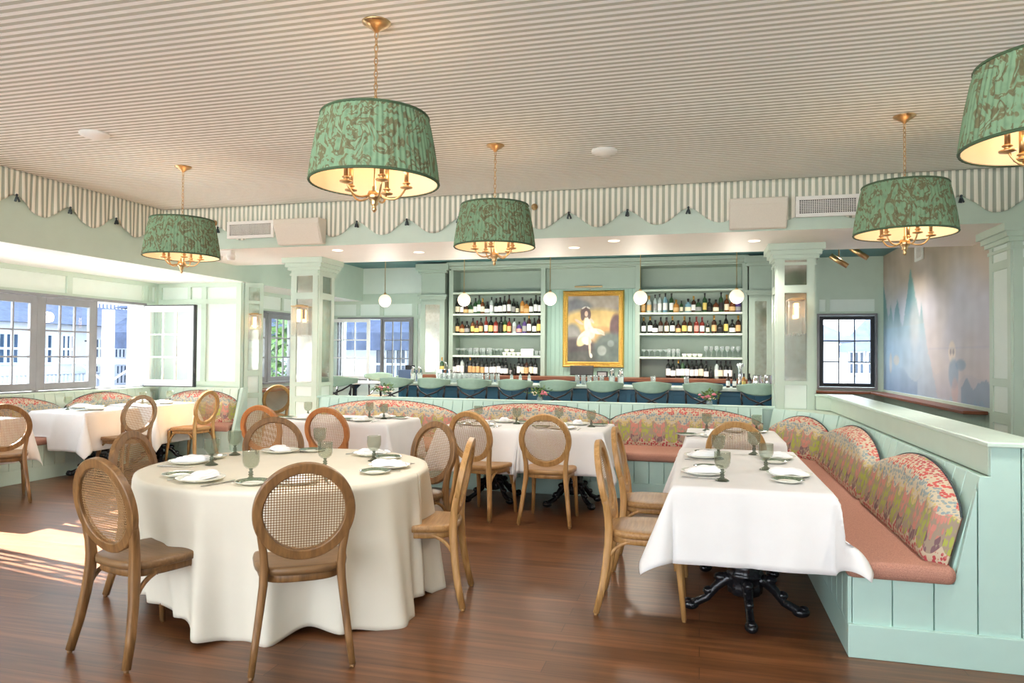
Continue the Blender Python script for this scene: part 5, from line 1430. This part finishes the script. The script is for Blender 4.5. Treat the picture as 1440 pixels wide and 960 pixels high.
pitcher(-3.95,11.0,ZBAR,'steel pitcher at the window end of the bar return'); pitcher(0.72,9.97,ZBAR,'steel pitcher near the last pendant, outer one'); pitcher(0.86,10.05,ZBAR,'steel pitcher beside the mirrored column, inner one')
t = thing('ice_bucket','steel ice bucket of bottles by the far end of the bar','bucket',(-3.95,10.7,ZBAR)); m=MB(); m.lathe([(0.075,0),(0.08,0.004),(0.105,0.17),(0.11,0.175),(0.10,0.17),(0.07,0.02)],28,cap=False); m.build('body',M['shaker'],t)
m=MB(); m.tube([(-0.105,0,0.15),(-0.08,0,0.27),(0,0,0.31),(0.08,0,0.27),(0.105,0,0.15)],0.005,8); m.build('handle',M['shaker'],t)
t = thing('box_caddy','blue-grey condiment caddy at the window end of the bar','caddy',(-4.28,10.2,ZBAR)); m=MB(); m.box(-0.15,0.15,-0.09,0.09,0,0.17); m.build('body',flat('slate_blue',S(84,104,140),0.5),t,bevel=0.006)
m=MB(); m.box(-0.07,0.07,-0.03,0.03,0.17,0.24); m.build('handle',M['black'],t,bevel=0.006)
t = thing('register_screen','black till screen standing below the painting on the back counter','screen',(-1.95,BY-0.15,1.10)); m=MB().at(rx=-0.25); m.box(-0.2,0.2,-0.02,0.02,0.03,0.19); m.build('screen',M['black'],t,bevel=0.006)
m=MB(); m.box(-0.09,0.09,-0.05,0.09,0,0.03); m.build('foot',M['black'],t,bevel=0.004)
t = thing('card_reader','small grey card reader beside the till screen','card reader',(-1.60,BY-0.12,1.10)); m=MB(); m.box(-0.09,0.09,-0.03,0.03,0.0,0.10); m.build('body',M['blackmetal'],t,bevel=0.008); m=MB(); m.box(-0.07,0.07,-0.034,-0.031,0.02,0.08); m.build('display',M['lb_grey'],t)
for k,(x,gl_,lb_) in enumerate([(0.36,'brown','white'),(0.44,'dark','white'),(0.56,'honey','yellow'),(0.63,'dark','grey')]):
    bottle('small',gl_,lb_,'black',x,10.0,ZBAR,'small %s bitters bottle near the last globe pendant, %s' % (GN[gl_],ORD[k]),'bitters bottles on the bar',0.9)
t = thing('chrome_tap','chrome beer tap tower near the mirrored column end of the bar','tap',(0.52,10.15,ZBAR)); m=MB(); m.lathe([(0.05,0),(0.05,0.02),(0.03,0.03),(0.028,0.25),(0.05,0.28),(0.05,0.31),(0.01,0.33)],20); m.build('column',M['shaker'],t)
m=MB(); m.tube([(0,0,0.28),(0,-0.08,0.28),(0,-0.10,0.24)],0.01,8); m.build('spout',M['shaker'],t)

# flowers on the partition
def bouquet(x,y,z,label,seed,pinkside):
    r=random.Random(seed); t = thing('flower_vase',label,'flowers',(x,y,z),0,'small bouquets on the partition')
    m=MB(); m.lathe([(0.03,0),(0.034,0.003),(0.036,0.03),(0.03,0.045),(0.032,0.05)],18); m.build('vase',M['clear'],t)
    m=MB()
    for k in range(110):
        a=r.uniform(0,2*PI); e=r.uniform(0.1,1.0); R=r.uniform(0.05,0.14); p=Vector((R*math.cos(a)*e*1.2,R*math.sin(a)*0.7,0.03+R*1.0*math.sqrt(1-e*e*0.8)))
        L=r.uniform(0.03,0.05); m.at(p,a,r.uniform(-0.8,0.8),r.uniform(-0.8,0.8))
        m.add([(0,0,0),(L*0.5,L*0.28,0.006),(L,0,0.012),(L*0.5,-L*0.28,0.006)],[(0,1,2),(0,2,3)],True)
    for k in range(7):
        a=r.uniform(0,2*PI); m.at(); m.tube([(0,0,0.02),(0.06*math.cos(a),0.04*math.sin(a),0.13)],0.003,5)
    m.at(); m.build('leaves',M['leaf'],t)
    for k in range(9):
        a=r.uniform(0,2*PI); R=r.uniform(0.03,0.11); c=(R*math.cos(a)*1.1,R*math.sin(a)*0.6-0.03,0.07+r.uniform(0,0.06)); rr=r.uniform(0.013,0.024)
        m=MB()
        for q in range(4): 
            b2=q*PI/2+k; m.ball((c[0]+rr*0.5*math.cos(b2),c[1]+rr*0.5*math.sin(b2),c[2]),rr*0.7,8,(1,1,0.7))
        m.ball((c[0],c[1],c[2]+rr*0.2),rr*0.6,8)
        m.build('blossom',M['petalp'] if (c[0]<0)==pinkside or k%3==0 else M['petalw'],t)
bouquet(-3.88,8.43,0.91,'small bouquet with pink blooms on the partition, nearest the free-standing mirrored column',1,True)
bouquet(-1.86,8.43,0.91,'small pale bouquet on the partition directly before the middle of the bar',2,False)
bouquet(0.10,8.43,0.91,'small bouquet with pink blooms on the partition, nearest the column at the banquette corner',3,True)
M['polewood'] = flat('weathered_pole_wood', S(206,198,188), 0.8)
# ------------------------------------------------------------------ outside
struct(MB().box(-60,40,-30,60,-4.6,-4.5).build('ground_outside', M['ground']))
struct(MB().box(-14,8,-16,-3.25,-0.25,-0.12).build('ground_bounce_slab', M['bounceslab']))  # unseen pale slab added to bounce sunlight up to the ceiling
def house(label, x0,x1,y0,y1,z1, face, roof_h, wins, bal=True):
    """face: '+x' or '-y' = side with the windows"""
    t = thing('house', label, 'building', ((x0+x1)/2,(y0+y1)/2,-4.5)); cx,cy=(x0+x1)/2,(y0+y1)/2; X=(x1-x0)/2; Y=(y1-y0)/2; H=z1+4.5
    m=MB(); m.box(-X,X,-Y,Y,0,H); m.build('wall',M['siding'],t)
    e=0.5
    m=MB(); m.add([(-X-e,-Y-e,H),(X+e,-Y-e,H),(X+e,Y+e,H),(-X-e,Y+e,H),(-X*0.3,-Y*0.4,H+roof_h),(X*0.3,-Y*0.4,H+roof_h),(X*0.3,Y*0.4,H+roof_h),(-X*0.3,Y*0.4,H+roof_h)],
        [(0,3,2,1),(4,5,6,7),(0,1,5,4),(1,2,6,5),(2,3,7,6),(3,0,4,7)]); m.build('roof',M['roof'],t)
    for (a,z,w,h) in wins:
        m=MB(); g=MB()
        if face=='+x':
            g.box(X+0.0,X+0.03,a-w/2,a+w/2,z+4.5,z+4.5+h)
            for q in (-w/2,-w/6,w/6,w/2): m.box(X+0.02,X+0.08,a+q-0.04,a+q+0.04,z+4.5,z+4.5+h)
            for q in (0,h/2,h): m.box(X+0.02,X+0.08,a-w/2,a+w/2,z+4.46+q,z+4.54+q)
        else:
            g.box(a-w/2,a+w/2,-Y-0.03,-Y,z+4.5,z+4.5+h)
            for q in (-w/2,-w/6,w/6,w/2): m.box(a+q-0.04,a+q+0.04,-Y-0.08,-Y-0.02,z+4.5,z+4.5+h)
            for q in (0,h/2,h): m.box(a-w/2,a+w/2,-Y-0.08,-Y-0.02,z+4.46+q,z+4.54+q)
        f=m.build('window',M['siding'],t); g.build('pane',M['extglass'],f)
    return t
def lowroof(label,x0,x1,y0,y1,z0,z1,axis):
    m=MB()
    if axis=='x': m.add([(x0,y0,z1),(x1,y0,z0),(x1,y1,z0),(x0,y1,z1),(x0,y0,z0-0.6),(x1,y0,z0-0.6),(x1,y1,z0-0.6),(x0,y1,z0-0.6)],[(0,1,2,3),(4,7,6,5),(0,4,5,1),(1,5,6,2),(2,6,7,3),(3,7,4,0)])
    else: m.add([(x0,y0,z0),(x1,y0,z0),(x1,y1,z1),(x0,y1,z1),(x0,y0,z0-0.6),(x1,y0,z0-0.6),(x1,y1,z0-0.6),(x0,y1,z0-0.6)],[(0,1,2,3),(4,7,6,5),(0,4,5,1),(1,5,6,2),(2,6,7,3),(3,7,4,0)])
    o=m.build('shingled_roof',M['roof']); return tag(o,label,'roof')
def railing(label,p0,p1,z,h=0.9,n=40):
    t = thing('balcony_railing',label,'railing',(p0[0],p0[1],z)); d=Vector((p1[0]-p0[0],p1[1]-p0[1],0))
    m=MB()
    m.tube([(0,0,h),tuple(d+Vector((0,0,h)))],0.05,4); m.tube([(0,0,0.1),tuple(d+Vector((0,0,0.1)))],0.04,4); m.build('rail',M['siding'],t)
    m=MB()
    for k in range(n+1):
        p=d*(k/n); m.box(p.x-0.03,p.x+0.03,p.y-0.03,p.y+0.03,0,h)
    m.build('balusters',M['siding'],t)
# seen through the left windows
house('white clapboard house with grey hipped roof seen through the left windows', -34,-24,12,38, 2.5,'+x',1.3,[(-4.7,1.0,0.8,1.1),(-3.3,1.0,0.8,1.1),(-2.2,1.0,0.6,1.1),(-0.6,1.2,0.6,0.8),(0.4,1.2,0.6,0.8),(1.1,1.2,0.5,0.8),(-0.6,0.1,0.6,0.8),(0.5,0.1,0.6,0.8)])
lowroof('blue-grey shingled porch roof below the left window view',-24,-19.5,13,30,-1.6,-0.1,'x')
railing('white roof-deck railing above the left neighbour house',(-26.5,13),(-26.5,37),3.2,1.1,110)
railing('white porch railing under the left neighbour windows',(-23.6,15),(-23.6,24),-0.1,0.7,50)
# utility pole
t = thing('utility_pole','pale wooden utility pole with crossarm outside the open left window','pole',(-17.0,17.57,-4.5))
m=MB(); m.lathe([(0.2,0),(0.17,7.2)],14); m.build('post',M['polewood'],t)
m=MB(); m.box(-1.6,1.6,-0.06,0.06,5.6,5.75); m.tube([(-1.0,0,5.6),(0,0,5.0)],0.03,6); m.tube([(1.0,0,5.6),(0,0,5.0)],0.03,6); m.build('crossarm',M['polewood'],t)
# beyond the back wall
house('white two-storey house with shuttered windows seen through the far windows', -22,-6,24,32, 3.2,'-y',2.4,[(-7,0.3,1.2,1.6),(-4.6,0.3,1.2,1.6),(-2,0.3,1.2,1.6),(0.6,0.3,1.2,1.6),(3.2,0.3,1.2,1.6),(5.8,0.3,1.2,1.6)])
railing('white balcony railing of the house beyond the far windows',(-20,23),(-6,23),-0.6,1.0,60)
lowroof('grey shingled eave over the balcony beyond the far windows',-22,-5,22.5,24.5,2.2,3.3,'y')
house('white gabled house with grey roof seen through the window beside the mural', 5.0,11.6,27.5,35, 1.7,'-y',2.6,[(-3.0,0.9,0.5,0.8),(-2.4,0.9,0.5,0.8),(-2.7,-0.6,0.6,0.8)])
lowroof('blue-grey shingled roof low in the window beside the mural',2.0,6.5,17,21,-1.7,-0.2,'y')
house('grey-roofed neighbour house partly filling the window beside the mural', -3,3.6,21,25.5, 1.9,'-y',1.5,[(2.4,0.3,0.6,0.8)])
# tree outside the far windows
r_=random.Random(3)
t = thing('tree','leafy green tree outside the far open casement','tree',(-11.5,18.5,-4.5))
m=MB(); m.tube([(0,0,0),(0.1,0,2.5),(0.3,0.1,4.5),(0.2,0,6)],0.16,8,scales=[1.2,1,0.7,0.3]); m.build('trunk',M['darkwood'],t)
m=MB()
for k in range(1500):
    a=r_.uniform(0,2*PI); b2=r_.uniform(-1,1); R=r_.uniform(0.6,1.0); q=math.sqrt(1-b2*b2)
    m.at((1.3*R*q*math.cos(a)+0.2,1.3*R*q*math.sin(a),5.3+1.9*R*b2),a,r_.uniform(-1,1),r_.uniform(-1,1)); s_=r_.uniform(0.1,0.2)
    m.add([(-s_,0,0),(0,-s_*0.5,0.02),(s_,0,0),(0,s_*0.5,0.02)],[(0,1,2,3)])
m.at(); m.build('crown',M['leaf'],t)
# made-up tall house added to keep the afternoon sun off most windows
house('tall white house with a steep grey roof, added behind the left neighbour to block sun', -52,-36,14.5,60, 14.5,'+x',5,[(0,4,1.2,1.8),(5,4,1.2,1.8),(-10,4,1.2,1.8),(-5,4,1.2,1.8)])

# ------------------------------------------------------------------ light
w = bpy.data.worlds.new('sky'); sc.world = w; w.use_nodes = True; nt = w.node_tree
bg = nt.nodes['Background']
tc = N(nt,'ShaderNodeTexCoord'); sp = N(nt,'ShaderNodeSeparateXYZ'); nt.links.new(tc.outputs['Generated'], sp.inputs[0])
r = ramp(nt, [(0.42,S(214,216,214)),(0.52,S(244,248,252)),(0.8,S(214,230,250))]); 
mm = math_(nt,'ADD',math_(nt,'MULTIPLY',sp.outputs[2],0.5),0.5); nt.links.new(mm, r.inputs[0])
nt.links.new(r.outputs[0], bg.inputs[0]); bg.inputs[1].default_value = 3.9
SUND = Vector((0.984,-0.178,0)).normalized()*math.cos(math.radians(25)) + Vector((0,0,-math.sin(math.radians(25))))
L = bpy.data.lights.new('sun','SUN'); L.energy = 60; L.color=(1,0.96,0.9); L.angle = 0.009
so = bpy.data.objects.new('sun', L); COL.objects.link(so); so.rotation_euler = SUND.to_track_quat('-Z','Y').to_euler()
# beam downlights, plus fixtureless fill spots added to brighten the bar and side bays
def spot(x,y,z,e,size=2.2,col=(1,0.9,0.78)):
    L = bpy.data.lights.new('downlight_and_fill','SPOT'); L.energy=e; L.spot_size=size; L.spot_blend=0.8; L.color=col; L.shadow_soft_size=0.05
    o = bpy.data.objects.new('downlight_and_fill',L); COL.objects.link(o); o.location=(x,y,z)
for (x,y) in ((-3.3,8.1),(-1.4,8.1),(0.55,8.0),(-4.2,7.75)): spot(x,y,ZS-0.01,50)
for x in (-3.9,-2.6,-1.0,0.4): spot(x,11.3,ZB-0.02,110)  # added fill over the bar, no fixtures modelled here
for x in (-5.6,2.0): spot(x,10.8,ZB-0.02,110)  # added fill for the far window and mural bays
for (x,y,z) in ((-4.66,10.1,2.27),(-3.39,10.1,2.27),(-2.09,10.1,2.27),(-0.81,10.1,2.27),(0.47,10.1,2.27)):
    L = bpy.data.lights.new('globe_light','POINT'); L.energy=18; L.color=(1,0.9,0.78); L.shadow_soft_size=0.1
    o = bpy.data.objects.new('globe_light',L); COL.objects.link(o); o.location=(x,y,z-0.22)

# sampling portals in the real openings (emit nothing themselves)
def portal(c, sx, sy, d):
    L = bpy.data.lights.new('window_portal','AREA'); L.shape = 'RECTANGLE'; L.size = sx; L.size_y = sy; L.cycles.is_portal = True
    o = bpy.data.objects.new('window_portal', L); COL.objects.link(o); o.location = c; o.rotation_euler = Vector(d).to_track_quat('-Z','Z').to_euler()
portal((XL-0.26,6.6,1.55),4.35,1.17,(1,0,0))
portal((-3.3,-3.25,1.65),9.8,2.7,(0,1,0))
portal((XF-0.26,11.05,1.55),2.3,1.16,(1,0,0))
portal((-6.1,YB+0.26,1.55),1.52,1.16,(0,-1,0))
portal((2.32,YB+0.26,1.56),0.84,1.17,(0,-1,0))
# ------------------------------------------------------------------ camera
cam = bpy.data.cameras.new('camera'); co = bpy.data.objects.new('camera', cam); COL.objects.link(co); sc.camera = co
cam.sensor_width = 36; cam.lens = 1010/1440*36; cam.clip_start = 0.05; cam.clip_end = 300
yaw, pit, rol = math.radians(14.7), math.radians(1.12), math.radians(0.5)
fwd = Vector((-math.sin(yaw)*math.cos(pit), math.cos(yaw)*math.cos(pit), math.sin(pit))); r0 = Vector((math.cos(yaw), math.sin(yaw), 0)); u0 = r0.cross(fwd)
Rv = r0*math.cos(rol)+u0*math.sin(rol); Uv = -r0*math.sin(rol)+u0*math.cos(rol)
co.matrix_world = Matrix(((Rv.x,Uv.x,-fwd.x,0),(Rv.y,Uv.y,-fwd.y,0),(Rv.z,Uv.z,-fwd.z,1.45),(0,0,0,1)))
vs_ = sc.view_settings
vs_.view_transform = 'Standard'; vs_.look = 'None'; vs_.gamma = 1; vs_.use_curve_mapping = False; vs_.exposure = 0.93
sc.cycles.use_denoising = True; sc.cycles.max_bounces = 10; sc.cycles.diffuse_bounces = 8; sc.cycles.transparent_max_bounces = 24
sc.cycles.sample_clamp_indirect = 4; sc.cycles.caustics_reflective = False; sc.cycles.caustics_refractive = False
